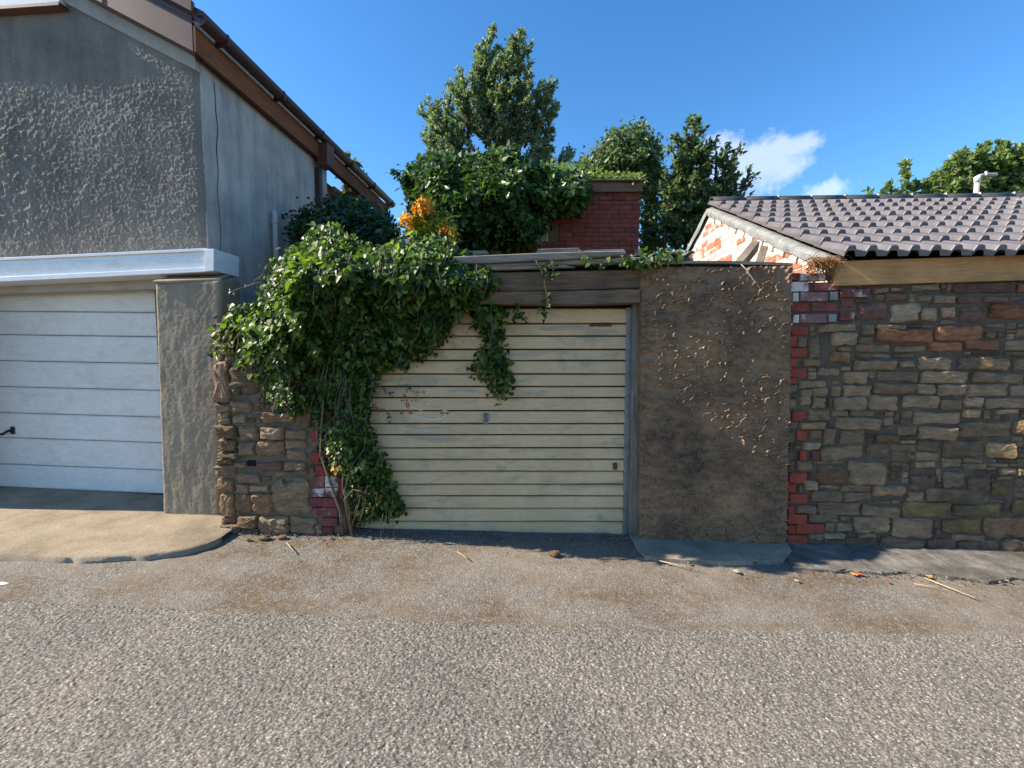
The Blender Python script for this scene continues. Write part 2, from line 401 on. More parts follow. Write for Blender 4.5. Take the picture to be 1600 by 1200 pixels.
M['mortar'] = mat_concrete('dark_mortar', (0.075, 0.058, 0.044), (0.116, 0.090, 0.065), (0.164, 0.127, 0.088), 5.0)
M['mortar_l'] = mat_concrete('old_mortar', (0.105, 0.084, 0.060), (0.158, 0.127, 0.090), (0.210, 0.171, 0.120), 5.0)
M['mortar_w'] = mat_concrete('white_mortar', (.42, .38, .34), (.56, .52, .48), (.66, .63, .58), 6.0)
M['cement'] = mat_concrete('verge_cement', (.15, .152, .15), (.24, .243, .24), (.36, .36, .35), 9.0)
M['tile'] = simple('roof_tile_grey', (.10, .088, .094), (.145, .13, .136), 5, .5, 140, .25, .003, obvar=.10, spec=.4)
M['ridge'] = simple('ridge_tile_dark', (.04, .04, .046), (.06, .06, .066), 8, .5, 100, .3, .003, obvar=.1)
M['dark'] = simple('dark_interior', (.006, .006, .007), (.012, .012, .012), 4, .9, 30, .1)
M['wire'] = simple('pale_wire', (.4, .38, .35), (.5, .48, .45), 10, .5, 60, .1)
M['red_paint'] = simple('red_spray', (.30, .02, .03), (.40, .04, .045), 20, .5, 60, .1)
M['white_paint'] = simple('white_spray', (.50, .48, .42), (.60, .58, .52), 20, .6, 60, .1)
M['crack'] = simple('crack_dark', (.03, .03, .03), (.06, .055, .05), 20, .9, 60, .1)
ST = {
 'g': mat_stone('stone_grey', (0.209, 0.142, 0.084), (0.368, 0.246, 0.145), (0.557, 0.373, 0.215)),
 'lg': mat_stone('stone_light_grey', (0.299, 0.205, 0.126), (0.488, 0.333, 0.203), (0.718, 0.487, 0.294)),
 'dg': mat_stone('stone_dark', (0.109, 0.076, 0.046), (0.199, 0.134, 0.080), (0.339, 0.227, 0.133)),
 't': mat_stone('stone_tan', (0.226, 0.150, 0.084), (0.396, 0.265, 0.153), (0.583, 0.400, 0.238)),
 'lt': mat_stone('stone_buff', (0.320, 0.193, 0.089), (0.525, 0.328, 0.157), (0.714, 0.464, 0.238)),
 'br': mat_stone('stone_brown', (0.179, 0.099, 0.053), (0.329, 0.189, 0.100), (0.489, 0.293, 0.157)),
 'ro': mat_stone('stone_orange', (0.214, 0.083, 0.042), (0.393, 0.160, 0.074), (0.554, 0.266, 0.131)),
 'rb': mat_stone('stone_red_brown', (0.134, 0.068, 0.050), (0.242, 0.121, 0.083), (0.393, 0.212, 0.137)),
 'ol': mat_stone('stone_mossy', (0.169, 0.120, 0.046), (0.329, 0.227, 0.087), (0.498, 0.333, 0.142)),
 'pk': mat_stone('stone_pink', (0.358, 0.205, 0.131), (0.537, 0.318, 0.203), (0.680, 0.424, 0.275)),
}
BR = {
 'r': mat_brick('brick_red', (.27, .055, .036), (.33, .072, .046), (.23, .05, .036), 0, .2),
 'p': mat_brick('brick_purple', (.16, .05, .047), (.21, .068, .06), (.14, .05, .05), 0.02, .3),
 'q': mat_brick('brick_bloomed', (.22, .12, .115), (.26, .14, .13), (.20, .12, .12), 0.06, .2),
 'w': mat_brick('brick_pale', (.27, .255, .25), (.33, .31, .30), (.27, .25, .24), 0, .2),
 'gable': mat_brick('brick_whitewashed', (.46, .15, .085), (.52, .18, .10), (.42, .15, .09), 0.16, .05),
 'shed': mat_brick('brick_shed', (.17, .042, .034), (.235, .062, .045), (.13, .04, .036), 0, .45),
}

# ------------------------------------------------------------------ ground
M['soil'] = simple('yard_soil', (.07, .06, .04), (.12, .11, .06), 3, .9, 30, .5, .02)
V, F = [], []
for sx in (-300, -6, 6, 300):
    for sy in (-300, 300): V.append((sx, sy, gz(sx) - 0.10))
F = [(0, 2, 3, 1), (2, 4, 5, 3), (4, 6, 7, 5)]
tag(pymesh('ground', V, F, M['soil']), kind='structure')

edge_px = [(-300, 925), (0, 936), (200, 945), (400, 958), (640, 966), (800, 975), (1000, 979), (1300, 986), (1600, 990), (1900, 996)]
EP = [gnd(*p) for p in edge_px]
ex = np.array([p.x for p in EP]); ey = np.array([p.y for p in EP])
def edge_y(x):
    x = np.asarray(x, float)
    return np.interp(x, ex, ey) + .018 * vnoise(x * 7, x * 0, seed=3) + .010 * vnoise(x * 31, x * 0, seed=4)
# chip-sealed lane: fine relief close to the camera, plain sheet beyond
nu, nv = 1640, 300
xs = np.linspace(-4.1, 4.1, nu); tv = np.linspace(0, 1, nv)
X = np.repeat(xs[:, None], nv, 1); yb = edge_y(xs)[:, None]
Y = -2.45 + (yb + 2.45) * tv[None, :]
def chips(X, Y):
    a = vnoise(X * 125, Y * 125, seed=21); b = vnoise(X * 70 + 9, Y * 70, seed=22)
    return .0030 * np.clip(a + .35, -1, 1) + .0020 * b + .006 * vnoise(X * 1.7, Y * 1.7, seed=5)
Z = -SLOPE * X + chips(X, Y)
Z[:, -1] -= .03; Y[:, -1] += .004
fade = np.clip((tv - .985) / .015, 0, 1); Z -= .008 * fade[None, :] * (1 + vnoise(X * 20, Y * 20, seed=8))
V = np.stack([X, Y, Z], 2).reshape(-1, 3); F = gridF(nu, nv)
def patch(x0, x1, n, lo, hi_edge):
    xx = np.linspace(x0, x1, n); y0 = np.full(n, lo); y1 = edge_y(xx) if hi_edge else np.full(n, -2.45)
    z = -SLOPE * np.clip(xx, -6, 6) - (.001 if hi_edge else .001)
    P = np.stack([np.stack([xx, y0, z], 1), np.stack([xx, y1, z], 1), np.stack([xx, y1 + .004, z - .03], 1)], 1).reshape(-1, 3)
    return P, gridF(n, 3)
for x0, x1, n, lo, he in ((-60, -4.1, 300, -2.45, True), (4.1, 60, 300, -2.45, True), (-60, 60, 40, -7.0, False)):
    P, G = patch(x0, x1, n, lo, he); F = np.concatenate([F, G + len(V)]); V = np.concatenate([V, P])
tag(npmesh('road', V, F, M['chip'], smooth=True), kind='structure')

# older tarmac strip between the lane and the walls
xs = np.concatenate([[-60, -20], np.linspace(-7, 7, 560), [20, 60]]); ys = np.linspace(-2.3, 0.7, 130)
X, Y = np.meshgrid(xs, ys, indexing='ij')
Z = -SLOPE * np.clip(X, -6, 6) - .013 + .005 * fbm(X * 2, Y * 2, 3, 31) + .0035 * vnoise(X * 38, Y * 38, seed=33) + .02 * np.clip((Y + .25) / .3, 0, 1) * (1 + .6 * fbm(X * 5, Y * 5, 3, 36)) * .5
tag(npmesh('road_edge', np.stack([X, Y, Z], 2).reshape(-1, 3), gridF(*X.shape), M['tarmac'], smooth=True), kind='structure')

# concrete apron before the white door: front curve in plan, rising to the door
front = [(-420, 858), (-200, 864), (0, 868), (130, 871), (235, 867), (295, 858), (330, 849), (348, 838), (350, 828)]
fp = [gnd(px, py, .03) for px, py in front]
fx = [p.x for p in fp]; fy = [p.y for p in fp]
n1, n2 = 90, 26
tt = np.linspace(0, 1, n1); seg = np.concatenate([[0], np.cumsum(np.hypot(np.diff(fx), np.diff(fy)))]); seg /= seg[-1]
cx = np.interp(tt, seg, fx); cy = np.interp(tt, seg, fy)
cx = cx + .010 * vnoise(tt * 40, tt * 0, seed=51); cy = cy + .012 * vnoise(tt * 46, tt * 0, seed=52)
bx = np.interp(tt, [0, .62, 1], [-6.2, -2.95, -2.35]); by = np.interp(tt, [0, .62, 1], [.88, .68, .40])
rows = []
for k in range(n2):
    s = k / (n2 - 1)
    x = cx + (bx - cx) * s; y = cy + (by - cy) * s
    zf = -SLOPE * np.clip(x, -6, 6)
    z = zf + .03 + .06 * s ** 1.2 + .004 * fbm(x * 6, y * 6, 3, 53)
    if k == 0: z = z - .006
    rows.append(np.stack([x, y, z], 1))
sk = rows[0].copy(); sk[:, 2] -= .09
rows = [sk] + rows
P = np.stack(rows, 1).reshape(-1, 3)
tag(npmesh('apron', P, gridF(n1, n2 + 1), M['apron'], smooth=True), kind='structure')

# concrete footing lump under the textured pillar and broken path edge under the stone wall
def lump(name, outline, ztop, mat, wob=.01, inset=.04):
    pts = []
    for i in range(len(outline)):
        a, b = outline[i], outline[(i + 1) % len(outline)]
        L = max(2, int((Vector(b) - Vector(a)).length / .05))
        for k in range(L):
            q = Vector(a).lerp(Vector(b), k / L)
            nn = [float(v) for v in fbm(np.array([q.x * 5, q.x * 5 + 40]), np.array([q.y * 5, q.y * 5]), 4, 57)]
            pts.append(Vector((q.x + wob * 2 * nn[0], q.y + wob * 2.5 * nn[1], 0)))
    n = len(pts); c = sum(pts, Vector()) / n
    V = []
    for p in pts: V.append((p.x, p.y, gz(p.x) - .06))
    for p in pts: V.append((p.x, p.y, gz(p.x) + ztop(p) * .6))
    for p in pts:
        q = p + (c - p).normalized() * inset; V.append((q.x, q.y, gz(q.x) + ztop(q) + random.uniform(-.004, .004)))
    F = [(r * n + i, r * n + (i + 1) % n, (r + 1) * n + (i + 1) % n, (r + 1) * n + i) for r in (0, 1) for i in range(n)] + [tuple(range(2 * n, 3 * n))]
    me = bpy.data.meshes.new(name); me.from_pydata(V, [], F)
    bm = bmesh.new(); bm.from_mesh(me); bmesh.ops.triangulate(bm, faces=[f for f in bm.faces if len(f.verts) > 4]); bmesh.ops.recalc_face_normals(bm, faces=bm.faces); bm.to_mesh(me); bm.free()
    return tag(link(name, me, mat), kind='structure')
g1 = [gnd(px, py, .03) for px, py in ((992, 846), (1008, 866), (1070, 872), (1150, 874), (1225, 872), (1238, 858))]
lump('concrete_footing', [(p.x, p.y) for p in g1] + [(2.45, .1), (1.06, .1)], lambda p: .03, M['conc'], .012, .09)
g2 = [gnd(px, py, .02) for px, py in ((1240, 884), (1330, 890), (1400, 894), (1470, 895), (1530, 902), (1600, 905), (1750, 912))]
lump('path_edge', [(p.x, p.y) for p in g2] + [(4.9, -.1), (2.4, .08)], lambda p: .014, M['path'], .03, .05)

# ------------------------------------------------------------------ masonry builders
def stone(name, x0, x1, z0, z1, proud, mat, parent, n=14, depth=.05):
    """a roughly squared rubble stone: clipped corners, uneven edges, split front face at local y = -proud"""
    w, h = x1 - x0, z1 - z0; cx, cz = (x0 + x1) / 2, (z0 + z1) / 2
    u = random.uniform; mn = min(w, h); P = []
    sk = u(-.10, .10) * mn; tp = u(-.10, .10) * mn
    cor = [(x0, z0), (x1, z0), (x1, z1), (x0, z1)]
    cor = [(x + (sk if z > cz else -sk) * .5 + u(-.04, .04) * mn, z + (tp if x > cx else -tp) * .5 + u(-.05, .05) * mn) for x, z in cor]
    for i in range(4):
        p, q, r = Vector(cor[i - 1]), Vector(cor[i]), Vector(cor[(i + 1) % 4])
        c1, c2 = u(.06, .34) * mn, u(.06, .34) * mn
        P.append(q + (p - q).normalized() * c1); P.append(q + (p - q).normalized() * c1 * .3 + (r - q).normalized() * c2 * .3); P.append(q + (r - q).normalized() * c2)
        L_ = (r - q).length; k = 1 if L_ < .09 else 2 if L_ < .18 else 3
        nn = Vector((-(r - q).y, (r - q).x)).normalized()
        for t in range(1, k + 1):
            f = .25 + .5 * (t - .5) / k if k > 1 else .5
            P.append(q.lerp(r, f) + nn * u(-.07, .12) * mn)
    n = len(P); c = Vector((cx, cz)); V = []; ro = u(-.07, .07); cr, sr_ = math.cos(ro), math.sin(ro)
    P = [c + Vector(((p - c).x * cr - (p - c).y * sr_, (p - c).x * sr_ + (p - c).y * cr)) for p in P]
    tx, tz = u(-.4, .4) * proud, u(-.5, .3) * proud
    b = .10 * mn + .003
    for k, (ins, yy) in enumerate(((0, depth), (0, -.45 * proud), (b, -.92 * proud), (b * 3.2, -1.0 * proud))):
        for p in P:
            d = c - p; q = p + d * min(.8, ins / max(d.length, 1e-4)) if k else p
            jy = u(-.14, .14) * proud if k == 2 else u(-.09, .09) * proud if k == 3 else 0
            V.append((q.x, yy + jy + ((tx * (q.x - cx) / w + tz * (q.y - cz) / h) if k >= 1 else 0), q.y))
    V.append((cx + u(-.15, .15) * w, -proud * u(.85, 1.15), cz + u(-.15, .15) * h))
    F = [(k * n + i, k * n + (i + 1) % n, (k + 1) * n + (i + 1) % n, (k + 1) * n + i) for k in range(3) for i in range(n)]
    F += [(3 * n + i, 3 * n + (i + 1) % n, 4 * n) for i in range(n)]
    me = bpy.data.meshes.new(name); me.from_pydata(V, [], F); me.update()
    return link(name, me, mat, parent, False)
def brick(name, x0, x1, z0, z1, proud, mat, parent, depth=.06, j=.002, axis='y'):
    c = min(.004, (x1 - x0) * .2)
    J = lambda: random.uniform(-j, j)
    rr = random.uniform(-.003, .003)
    V = []
    for y, i in ((depth, 0), (-proud + c + rr, 0), (-proud + rr, c)):
        for (x, z) in ((x0 + i, z0 + i), (x1 - i, z0 + i), (x1 - i, z1 - i), (x0 + i, z1 - i)):
            V.append((x + J(), y + J() * .5, z + J()))
    if axis == 'x': V = [(-0 + y, x, z) for (x, y, z) in V]
    F = [(k * 4 + i, k * 4 + (i + 1) % 4, k * 4 + 4 + (i + 1) % 4, k * 4 + 4 + i) for k in (0, 1) for i in range(4)] + [(8, 9, 10, 11)]
    return pymesh(name, V, F, mat, parent)
def mortar_sheet(name, x0, x1, z0f, z1f, d, amp, mat, parent, res=.02, seed=1, thick=.25):
    """rough mortar face with body behind; z0f/z1f functions of x"""
    nx = max(3, int((x1 - x0) / res)); nz_ = max(3, int((z1f((x0 + x1) / 2) - z0f((x0 + x1) / 2)) / res))
    xs = np.linspace(x0, x1, nx)
    rows = []
    for x in xs:
        z = np.linspace(z0f(x), z1f(x), nz_)
        y = d + amp * fbm(x * np.ones(nz_) * 9, z * 9, 3, seed)
        y = np.concatenate([[d + thick], y, [d + thick]]); z = np.concatenate([[z[0]], z, [z[-1]]])
        rows.append(np.stack([np.full(nz_ + 2, x), y, z], 1))
    a = rows[0].copy(); a[:, 1] = d + thick; b = rows[-1].copy(); b[:, 1] = d + thick
    P = np.stack([a] + rows + [b], 0).reshape(-1, 3)
    return npmesh(name, P, gridF(nx + 2, nz_ + 2), mat, parent)
class Filler:
    """occupancy raster in photo pixels; packs small stones into what the traced stones leave"""
    def __init__(s, x0, y0, x1, y1, cell=2):
        s.x0, s.y0, s.c = x0, y0, cell; s.w = int((x1 - x0) / cell); s.h = int((y1 - y0) / cell); s.g = np.zeros((s.h, s.w), bool)
    def mark(s, a, b, c, d, pad=1.5):
        i0 = max(0, int((b - pad - s.y0) / s.c)); i1 = int((d + pad - s.y0) / s.c) + 1
        j0 = max(0, int((a - pad - s.x0) / s.c)); j1 = int((c + pad - s.x0) / s.c) + 1
        s.g[i0:i1, j0:j1] = True
    def fill(s, wmax, hmin, hmax, wmin):
        out = []
        for i in range(s.h):
            j = 0
            while j < s.w:
                if s.g[i, j]: j += 1; continue
                W = random.randint(int(wmin / s.c), int(wmax / s.c)); H = random.randint(int(hmin / s.c), int(hmax / s.c))
                k = 0
                while k < W and j + k < s.w and not s.g[i, j + k]: k += 1
                hh = 0
                while hh < H and i + hh < s.h and not s.g[i + hh, j:j + k].any(): hh += 1
                if k * s.c >= wmin * .6 and hh * s.c >= hmin * .7:
                    out.append((s.x0 + j * s.c, s.y0 + i * s.c, s.x0 + (j + k) * s.c, s.y0 + (i + hh) * s.c))
                s.g[i:i + max(1, hh), j:j + max(1, k)] = True
                j += max(1, k)
        return out

# traced stones and bricks: (crop origin, scale, list)
SR = 5.215
RW = {
 (1220, 430): "745,105,860,150,g 885,105,990,135,g 830,150,1020,215,rb 760,160,830,205,g 605,235,850,360,rb 885,235,1125,380,lg 290,400,590,465,t 640,400,745,490,t 755,405,1000,440,t 765,445,1225,548,ro 400,470,620,575,lg 625,505,745,565,g 215,510,315,680,g 122,505,208,585,g 460,585,555,620,g 595,565,880,630,t 920,580,1170,625,g 395,625,550,715,br 600,640,720,675,g 170,685,315,740,lt 580,690,925,775,g 960,700,1080,750,g 300,755,470,820,g 485,745,550,775,lg 505,785,700,885,t 780,785,1115,865,g 140,860,365,915,t 415,860,475,890,g 745,880,1080,965,g 400,905,475,985,g 495,895,725,990,t 250,920,380,985,t 150,930,245,1060,g 420,990,690,1095,g 700,980,945,1100,t 250,990,355,1080,g 215,1095,390,1180,g 400,1105,540,1150,g 550,1100,750,1145,g",
 (1400, 430): "110,75,340,130,g 455,65,960,145,rb 975,75,1110,140,ro 165,165,265,220,t 300,165,475,230,t 490,175,680,230,rb 695,180,885,225,g 910,180,1000,210,g 195,265,325,372,t 365,265,470,350,pk 500,255,735,380,rb 745,230,1010,360,ro 300,415,680,535,ro 260,545,510,620,ro 545,530,830,605,ro 725,465,800,510,g 715,400,800,425,g 980,395,1090,420,g 880,535,1100,610,g 170,670,430,775,t 490,665,660,765,g 650,675,905,775,lt 935,685,1090,780,g 190,785,555,885,lg 610,795,1025,880,g 150,885,305,965,g 315,890,555,980,t 565,885,890,985,g 910,895,1100,980,lg 40,980,340,1085,g 350,1010,530,1090,g 535,995,700,1075,lg 715,1005,1100,1085,g 530,1095,665,1160,lt 800,1090,985,1130,lg 130,1115,520,1215,t 985,235,1100,350,br",
 (1220, 650): "430,15,815,105,t 150,50,350,105,lt 230,115,330,180,br 335,105,435,235,g 470,110,680,230,g 175,210,310,270,lg 320,245,660,350,g 690,220,870,340,dg 760,150,950,212,br 280,400,525,545,br 530,370,850,550,t 125,365,245,440,g 185,530,295,605,lg 480,560,735,610,t 740,565,1000,650,t 240,612,498,690,g 500,620,730,690,t 110,725,280,790,t 290,700,640,800,t 650,730,970,820,t 215,795,460,860,g 470,810,545,845,g 345,865,435,935,t 445,870,570,935,g 585,825,880,940,t 890,840,1235,985,g 215,955,325,1000,g 335,950,510,990,lg 620,945,755,985,g 520,990,790,1065,dg 800,990,1160,1090,dg 335,1010,515,1045,dg 300,1060,490,1125,dg 545,1075,645,1125,g 655,1085,820,1120,rb",
 (1400, 650): "485,50,925,165,t 170,90,480,190,t 0,85,160,150,g 720,215,960,340,lt 370,195,690,325,dg 165,205,340,280,dg 945,30,1060,150,lt 370,450,540,575,g 570,490,755,605,g 760,530,915,655,ol 820,420,950,475,g 955,425,1100,485,ol 955,495,1100,570,g 225,590,680,690,g 80,615,210,690,g 40,700,430,815,ol 445,715,840,805,ol 930,680,1100,785,ol 360,835,680,955,ol 705,815,1080,980,br 440,960,700,1005,g 240,990,480,1110,rb 495,1010,830,1120,dg 850,1000,1100,1110,dg 0,1110,230,1140,g",
}
RB = {
 (1220, 430): "65,55,220,135,p 260,60,455,130,p 150,-15,350,45,p 50,-15,145,45,p 85,145,136,215,p 142,140,370,215,q 385,140,450,205,w 470,115,705,180,p 65,230,215,300,r 240,225,450,295,p 475,200,580,262,p 85,325,136,390,p 142,320,365,390,q 375,320,440,385,w 465,295,585,370,p 70,418,215,490,r 65,500,118,580,r 65,595,200,665,r 50,680,125,750,r 50,758,198,832,r 50,840,120,880,r 80,1105,190,1185,r",
 (1220, 650): "120,115,205,195,r 145,280,200,360,r 240,280,305,350,p 60,460,200,540,r 45,550,120,620,r 60,630,205,705,r 50,725,105,790,r 45,795,200,870,r 45,880,110,950,r 115,875,340,950,r 40,965,205,1040,r 135,1050,250,1125,r",
}
LW = "25,105,115,345,pk 125,130,310,300,dg 35,350,120,400,g 130,330,250,405,g 50,405,120,475,g 135,420,215,470,lg 45,480,165,560,br 170,480,290,570,g 320,400,510,465,br 310,490,445,565,g 452,510,580,565,g 60,565,160,638,br 175,580,275,660,g 285,572,445,665,br 455,570,580,622,t 460,630,580,690,t 55,642,180,675,dg 50,678,145,718,br 445,700,580,750,g 150,700,220,735,lg 285,700,435,760,rb 35,722,160,785,t 165,770,300,830,t 395,755,590,785,g 380,795,605,1020,t 45,800,140,880,br 240,840,355,880,lt 160,835,235,890,g 60,893,142,1030,lt 148,885,252,1010,br 258,890,370,1010,br 70,1035,160,1070,rb 165,1020,290,1095,br 300,1025,475,1140,g 480,1030,640,1145,t 70,1075,180,1130,t 190,1105,298,1150,t 645,1075,678,1140,g 520,400,600,500,br"
LB = "620,860,690,910 694,855,770,910 600,915,678,970 685,915,770,970 620,975,770,1028 680,1035,770,1085 680,1090,740,1140 615,510,655,570 625,785,690,850 697,785,770,850 640,720,720,780 610,640,660,705"
def parse(s):
    for t in s.split():
        a = t.split(','); yield [float(v) for v in a[:4]], (a[4] if len(a) > 4 else None)

# ------------------------------------------------------------------ left garage (grey roughcast, white door)
gl = empty('roughcast_garage', FL.o, FL.yaw, 'tall grey roughcast garage with white sectional door and brown eaves', 'garage')
p1 = FL.loc(322, 98); p2 = FL.loc(137, 0)
sl = (p2[1] - p1[1]) / (p2[0] - p1[0]); zv = lambda x: p1[1] + sl * (x - p1[0])
ZF = 2.40
xs = np.linspace(-3.7, 0.0, 380)
nz_ = 300
rows = []
for x in xs:
    z = np.linspace(ZF, zv(x), nz_); xx = np.full(nz_, x)
    peb = np.clip(vnoise(xx * 80, z * 50, seed=61) - .0, 0, 1)
    cl = np.exp(-(((xx + 2.05) / .50) ** 2 + ((z - 3.25) / .60) ** 2) ** 1.5) * (1 + .5 * vnoise(xx * 3, z * 3, seed=64))
    peb2 = np.clip(vnoise(xx * 34, z * 34, seed=62) + .05, 0, 1)
    top = np.clip((zv(x) - z) / .5, 0, 1)
    h = .0065 * peb * (.25 + .75 * top) + .026 * peb2 * np.clip(cl, 0, 1) + .010 * fbm(xx * 2.2, z * 2.2, 3, 63) + .0035 * vnoise(xx * 80, z * 80, seed=65)
    y = -h; y = y + .035 * np.clip((x + .07) / .07, 0, 1) ** 2
    rows.append(np.stack([xx, y, z], 1))
npmesh('front_wall', np.stack(rows, 0).reshape(-1, 3), gridF(len(xs), nz_), M['rough'], gl, True)
prism('gable_core', [(-3.7, ZF), (-.03, ZF), (-.03, zv(-.03)), (-3.7, zv(-3.7))], .06, .25, M['rough'], gl, 0)
prism('verge_render', [(0.0, zv(0) - .12), (0.0, zv(0)), (-3.0, zv(-3.0)), (-3.0, zv(-3.0) - .17)], -.028, .03, M['verge_r'], gl)
ZE = zv(0)
box('side_wall', -.24, 0.0, .03, 2.42, -.1, ZE + .05, M['side'], gl)
box('door_jamb', -.60, -.25, .05, .25, -.1, ZF, M['rough'], gl)
# corner crack and bead
for name, pts in (('crack', [(334, 128), (336, 150), (337, 175), (340, 200), (338, 235), (341, 270), (339, 300), (343, 335), (345, 370), (344, 392)]),):
    P = [FL.side(px, py, 0.0) for px, py in pts]
    V = []; F = []
    for i, (y, z) in enumerate(P):
        wd = .004 + .003 * random.random()
        V += [(.0015, y - wd, z), (.0015, y + wd, z)]
        if i: F.append((2 * i - 2, 2 * i - 1, 2 * i + 1, 2 * i))
    pymesh(name, V, F, M['crack'], gl)
# bargeboard, capping, roof
def along(x): return zv(x)
def slab(name, a, b, y0, y1, x0, x1, mat):
    return prism(name, [(x0, zv(x0) + a), (x1, zv(x1) + a), (x1, zv(x1) + b), (x0, zv(x0) + b)], y0, y1, mat, gl, .004)
slab('bargeboard', .005, .27, -.13, -.10, -3.7, .07, M['brown'])
slab('barge_trim', .275, .31, -.155, -.10, -3.7, .09, M['dbrown'])
slab('soffit', -.005, .012, -.10, .0, -3.7, .06, M['dbrown'])
slab('verge_cap', .33, .43, -.19, -.15, -3.7, .12, M['brown'])
slab('roof', .32, .40, -.15, 4.7, -4.5, .20, M['rooft'])
box('bargeboard_joint', -.80, -.785, -.134, -.1, zv(-.79) + .01, zv(-.79) + .265, M['dbrown'], gl, 0)
# eaves on the right: fascia, soffit, gutter
box('eaves_soffit', 0.002, .075, -.10, 4.7, ZE - .02, ZE - .002, M['dbrown'], gl)
box('fascia_board', .075, .10, -.13, 4.7, ZE - .035, ZE + .19, M['orange_b'], gl)
pr = []
for k in range(9):
    a = math.pi + math.pi * k / 8; pr.append((.165 + .065 * math.cos(a), ZE + .25 + .075 * math.sin(a)))
pr += [(.23, ZE + .262), (.10, ZE + .262)]
prism('gutter', pr, -.15, 4.75, M['dbrown'], gl, .002)
for yy in np.arange(.1, 4.7, .9): box('gutter_bracket', .10, .236, yy, yy + .03, ZE + .165, ZE + .27, M['dbrown'], gl)
# hopper and downpipe
yd, _ = FL.side(500, 300, .06)
box('hopper', .075, .235, yd - .09, yd + .10, ZE - .14, ZE + .17, M['brown'], gl, .01)
box('downpipe', .01, .085, yd - .04, yd + .04, 0, ZE - .14, M['dbrown'], gl, .01)
box('pipe_clip', .0, .09, yd - .05, yd + .05, ZE - .60, ZE - .56, M['dbrown'], gl)
# lean-to behind: beam, post and set back wall
box('beam', -.05, .03, 2.60, 4.7, ZE - .34, ZE - .20, M['orange_b'], gl)
box('timber_post', -.06, .04, 4.0, 4.1, 0, ZE - .34, M['orange_b'], gl)
box('rear_wall', -.5, -.3, 2.43, 4.9, 0, ZE + .02, M['rough'], gl)
# grey vent pipe on the side wall
yv, zvp = FL.side(427, 328, .06)
tube('vent_pipe', [(.075, yv, .2), (.075, yv, zvp - .10), (.075, yv, zvp - .03), (.06, yv + .004, zvp)], [.032, .032, .032, .026], M['grey_pipe'], gl, 12)
tube('pipe_collar', [(.075, yv, zvp - .16), (.075, yv, zvp - .12)], .038, M['grey_pipe'], gl, 12)
# window sill that just shows at the top
xa, za = FL.loc(92, 8, -.085)
box('window_sill', -3.6, xa, -.085, .02, za - .0, za + .035, M['brown'], gl)
box('window_frame', -3.6, xa - .02, -.06, .03, za + .037, za + .16, M['white'], gl)
# canopy over the door
def tilt_prism(name, pxs, d0, d1, mat, bev=.004):
    return prism(name, [FL.loc(px, py, d0) for px, py in pxs], d0, d1, mat, gl, bev)
CF = -.25
tilt_prism('canopy_fascia', [(-330, 421), (320, 391), (320, 421), (-330, 454)], CF, .05, M['white'])
tilt_prism('canopy_top_lip', [(-330, 418), (323, 387.5), (323, 391.5), (-330, 422)], CF - .025, .05, M['white'], .002)
tilt_prism('canopy_step', [(-330, 432), (320, 399), (320, 407), (-330, 441)], CF - .012, CF + .02, M['white'], .003)
tilt_prism('canopy_bottom_lip', [(-330, 448), (323, 417.5), (323, 424.5), (-330, 456)], CF - .03, .05, M['white'], .003)
tilt_prism('canopy_end_cap', [(319, 389.5), (334, 388.5), (334, 423), (319, 424)], CF - .035, .04, M['white'], .004)
x_r = -.27
tilt_prism('door_lintel', [(-330, 455), (300, 425), (300, 449.5), (-330, 468)], -.06, .05, M['lintel'])
# white sectional door
dr = empty('door'); dr.parent = gl; dr['label'] = 'white door of eight ribbed panels'
ys_l = [446, 488, 526, 568, 610, 652, 692, 735, 772]
DD = .11
xl = -3.05; xr = FL.loc(258, 600, DD)[0] + .12
zz = [FL.loc(245, v, DD)[1] for v in ys_l]
dslope = -.016
for k in range(8):
    zt, zb = zz[k] - .003, zz[k + 1] + .003
    cxr = FL.loc(245, 600, DD)[0]
    f = lambda x, z: z + dslope * (x - cxr)
    V = []
    prof = [(.03, zt), (.012, zt), (0.0, zt - .012), (0.0, zb + .012), (.012, zb), (.03, zb)]
    for x in (xl, xr): V += [(x, DD + a, f(x, z)) for a, z in prof]
    n = 6; F = [(i, i + 1, n + i + 1, n + i) for i in range(n - 1)] + [tuple(range(n)), tuple(range(2 * n - 1, n - 1, -1))]
    pymesh('panel', V, F, M['wdoor'], dr)
box('door_seal', xl, xr, DD - .005, DD + .06, zz[8] - .05, zz[8] - .002, M['seal'], dr)
box('door_back', xl, xr, DD + .035, DD + .05, zz[8] - .05, zz[0] + .05, M['dark'], dr, 0)
hx, hz = FL.loc(13, 676, DD - .03)
hd = empty('handle'); hd.parent = dr
box('handle_plate', hx + .0, hx + .045, DD - .018, DD, hz - .02, hz + .06, M['black'], hd, .008)
tube('handle_grip', [(hx + .02, DD - .015, hz + .02), (hx + .02, DD - .05, hz + .02), (hx - .03, DD - .055, hz - .012), (hx - .055, DD - .055, hz - .015)], [.014, .014, .013, .015], M['black'], hd, 8)

